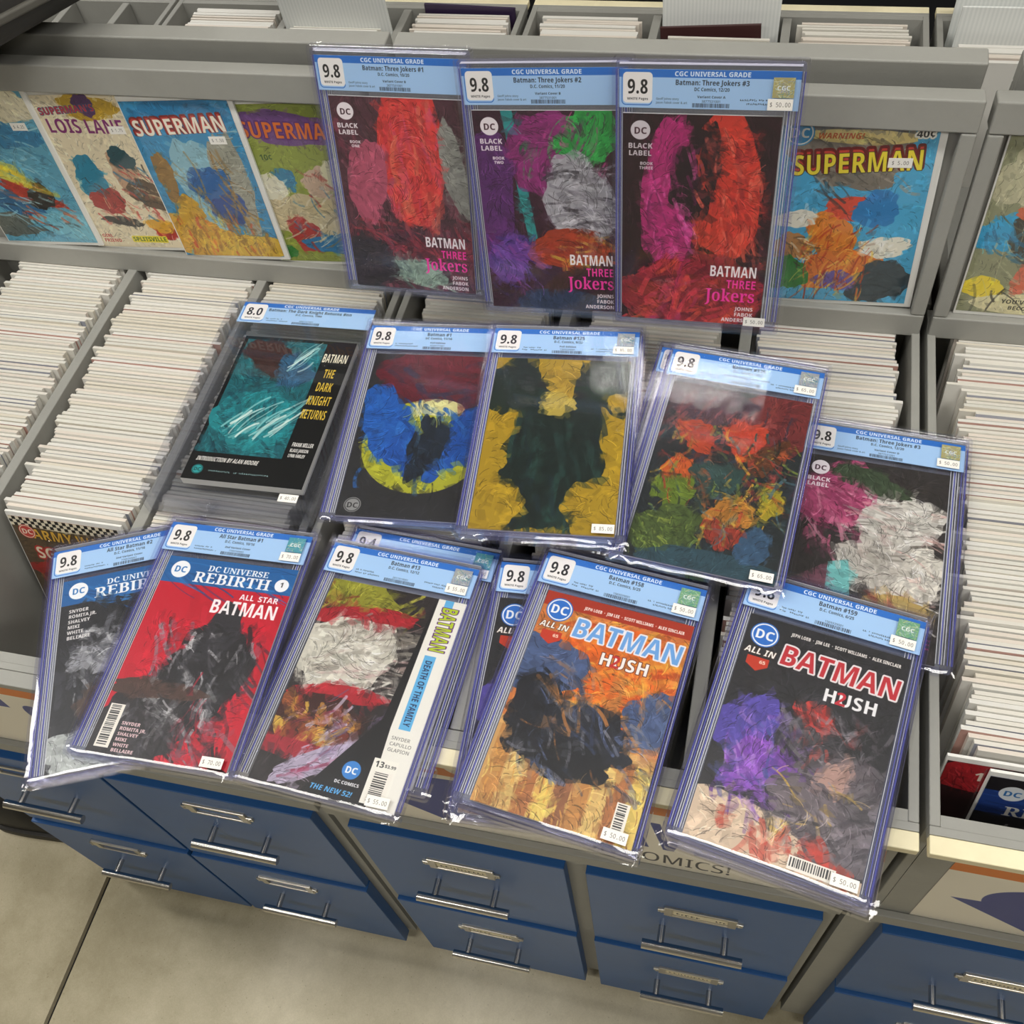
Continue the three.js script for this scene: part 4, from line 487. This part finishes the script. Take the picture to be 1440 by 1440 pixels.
board('rear white corrugated board in far bin beyond the dark gap', 0.392, -1.855, 0.228, 0.345, TRAYFLOOR, 0.05);
board('front white corrugated board in far bin beyond the dark gap', 0.395, -1.81, 0.222, 0.325, TRAYFLOOR, 0.05);
{ const m = mesh('dark_comic', comicGeo(0.005, [0.06, 0.02, 0.02], [0.06, 0.02, 0.02]), comicMat); m.position.set(-0.122, Y(TRAYFLOOR) + 0.012, -1.812); m.rotation.set(0.06, 0, 0.06); tag(m, 'dark red comic slanting before the white corrugated board', 'comic'); }
{ const m = mesh('purple_comic', comicGeo(0.005, [0.03, 0.015, 0.05], [0.03, 0.015, 0.05]), comicMat); m.position.set(-0.612, Y(TRAYFLOOR) + 0.014, -1.853); m.rotation.set(0.05, 0, -0.03); tag(m, 'dark purple comic at the back of the bin marked 24', 'comic'); }
{ const [c, x] = canvas(128, 64); x.clearRect(0, 0, 128, 64); words(x, '24', 64, 48, 50, '#222', { align: 'center', weight: 'normal', skew: -0.1 });
  const m = mesh('bin_number', new THREE.PlaneGeometry(0.05, 0.025), new THREE.MeshStandardMaterial({ map: tex(c), transparent: true, roughness: 0.8 })); m.position.set(-0.54, Y(RIM) - 0.022, -1.8628); tag(m, 'number 24 handwritten in marker on far bin wall', 'number'); }
{ // dark soft bag slumped over the two racks
  const t = thing('dark_bag', 'dark grey bag slumped on top of the display racks', 'bag', null, [-1.085, Y(-0.685), -1.225]);
  const g = new RoundedBoxGeometry(0.44, 0.15, 0.36, 6, 0.05), p = g.attributes.position, r = rng(3);
  for (let i = 0; i < p.count; i++) { const x = p.getX(i), y = p.getY(i), z = p.getZ(i); p.setY(i, y * (1 - 0.35 * (z + 0.18)) + 0.006 * Math.sin(x * 30 + z * 22)); p.setX(i, x + 0.008 * Math.sin(z * 26 + y * 18)); }
  g.computeVertexNormals(); g.translate(0, 0.075, 0);
  const cloth = new THREE.MeshStandardMaterial({ color: lin(0.035, 0.033, 0.030), roughness: 0.75 }), trim = new THREE.MeshStandardMaterial({ color: lin(0.10, 0.095, 0.08), roughness: 0.6 });
  mesh('body', g, cloth, t); mesh('piping', rbx(-0.2, 0.2, 0.045, 0.057, 0.172, 0.186, 0.004), trim, t); mesh('zip_strip', rbx(0.205, 0.222, 0.03, 0.042, -0.13, 0.14, 0.004), trim, t);
  t.rotation.y = 1.01;
}
{ // black shelf unit beyond the far row
  const t = thing('black_shelf', 'black shelf unit standing beyond the far cabinets', 'shelf', null, [0, 0, -2.75]);
  mesh('back', bx(-3, 3, 0, 1.5, -0.4, -0.38), M.black, t);
  for (const h of [0.1, 0.55, 1.0, 1.45]) mesh('shelf', bx(-3, 3, h, h + 0.03, -0.38, 0), M.black, t);
  for (const x of [-3, -1, 1, 2.97]) mesh('upright', bx(x, x + 0.03, 0, 1.5, -0.38, 0), M.black, t);
}
{ // shoe on the floor past the end of the cabinets
  const t = thing('shoe', 'black leather shoe on the concrete floor beside the blue drawers', 'shoe', null, [-1.43, 0, -0.475]);
  const leather = new THREE.MeshPhysicalMaterial({ color: lin(0.006, 0.006, 0.007), roughness: 0.6 }), rubber = new THREE.MeshStandardMaterial({ color: lin(0.02, 0.018, 0.015), roughness: 0.6 });
  const half = (u) => 0.036 + 0.016 * Math.sin(Math.min(1, u * 1.15) * Math.PI) + 0.010 * Math.exp(-Math.pow((u - 0.72) / 0.2, 2));
  const prof = (u, k = 0) => { const e = Math.min(1, Math.min(u, 1 - u) / 0.13); return (half(u) + k) * Math.sqrt(Math.max(0, 1 - (1 - e) * (1 - e))); };
  const s = new THREE.Shape(); for (let i = 0; i <= 40; i++) { const u = i / 40; (i ? s.lineTo.bind(s) : s.moveTo.bind(s))(-0.15 + 0.3 * u, prof(u, 0.004)); } for (let i = 40; i >= 0; i--) { const u = i / 40; s.lineTo(-0.15 + 0.3 * u, -prof(u, 0.004)); }
  const sole = new THREE.ExtrudeGeometry(s, { depth: 0.022, bevelEnabled: true, bevelSize: 0.003, bevelThickness: 0.003, bevelSegments: 2 }); sole.rotateX(-Math.PI / 2); sole.translate(0, 0.003, 0); mesh('sole', sole, rubber, t);
  const NU = 40, NV = 16, pos = [], idx = [];
  for (let i = 0; i <= NU; i++) { const u = i / NU, w = prof(u) * 0.97, top = 0.026 + (u < 0.4 ? 0.125 : 0.125 - 0.085 * Math.min(1, (u - 0.4) / 0.34)) * Math.min(1, Math.sqrt(Math.max(0, Math.min(u, 1 - u) / 0.07))); for (let j = 0; j <= NV; j++) { const a = j / NV * Math.PI; pos.push(-0.147 + 0.294 * u, 0.024 + (top - 0.024) * Math.pow(Math.sin(a), 0.7), -Math.cos(a) * w); } }
  for (let i = 0; i < NU; i++) for (let j = 0; j < NV; j++) { const a = i * (NV + 1) + j, b = a + NV + 1; idx.push(a, a + 1, b, b, a + 1, b + 1); }
  const up = new THREE.BufferGeometry(); up.setAttribute('position', new THREE.Float32BufferAttribute(pos, 3)); up.setIndex(idx); up.computeVertexNormals(); leather.side = THREE.DoubleSide; mesh('upper', up, leather, t);
  for (let i = 0; i < 4; i++) { const l = new THREE.TorusGeometry(0.024, 0.0022, 6, 16, Math.PI); l.rotateY(Math.PI / 2); const m = mesh('lace', l, rubber, t); m.position.set(0.0 + i * 0.02, 0.103 - i * 0.016, 0); }
  t.rotation.y = 0.12;
}
renderer.render(scene, camera);
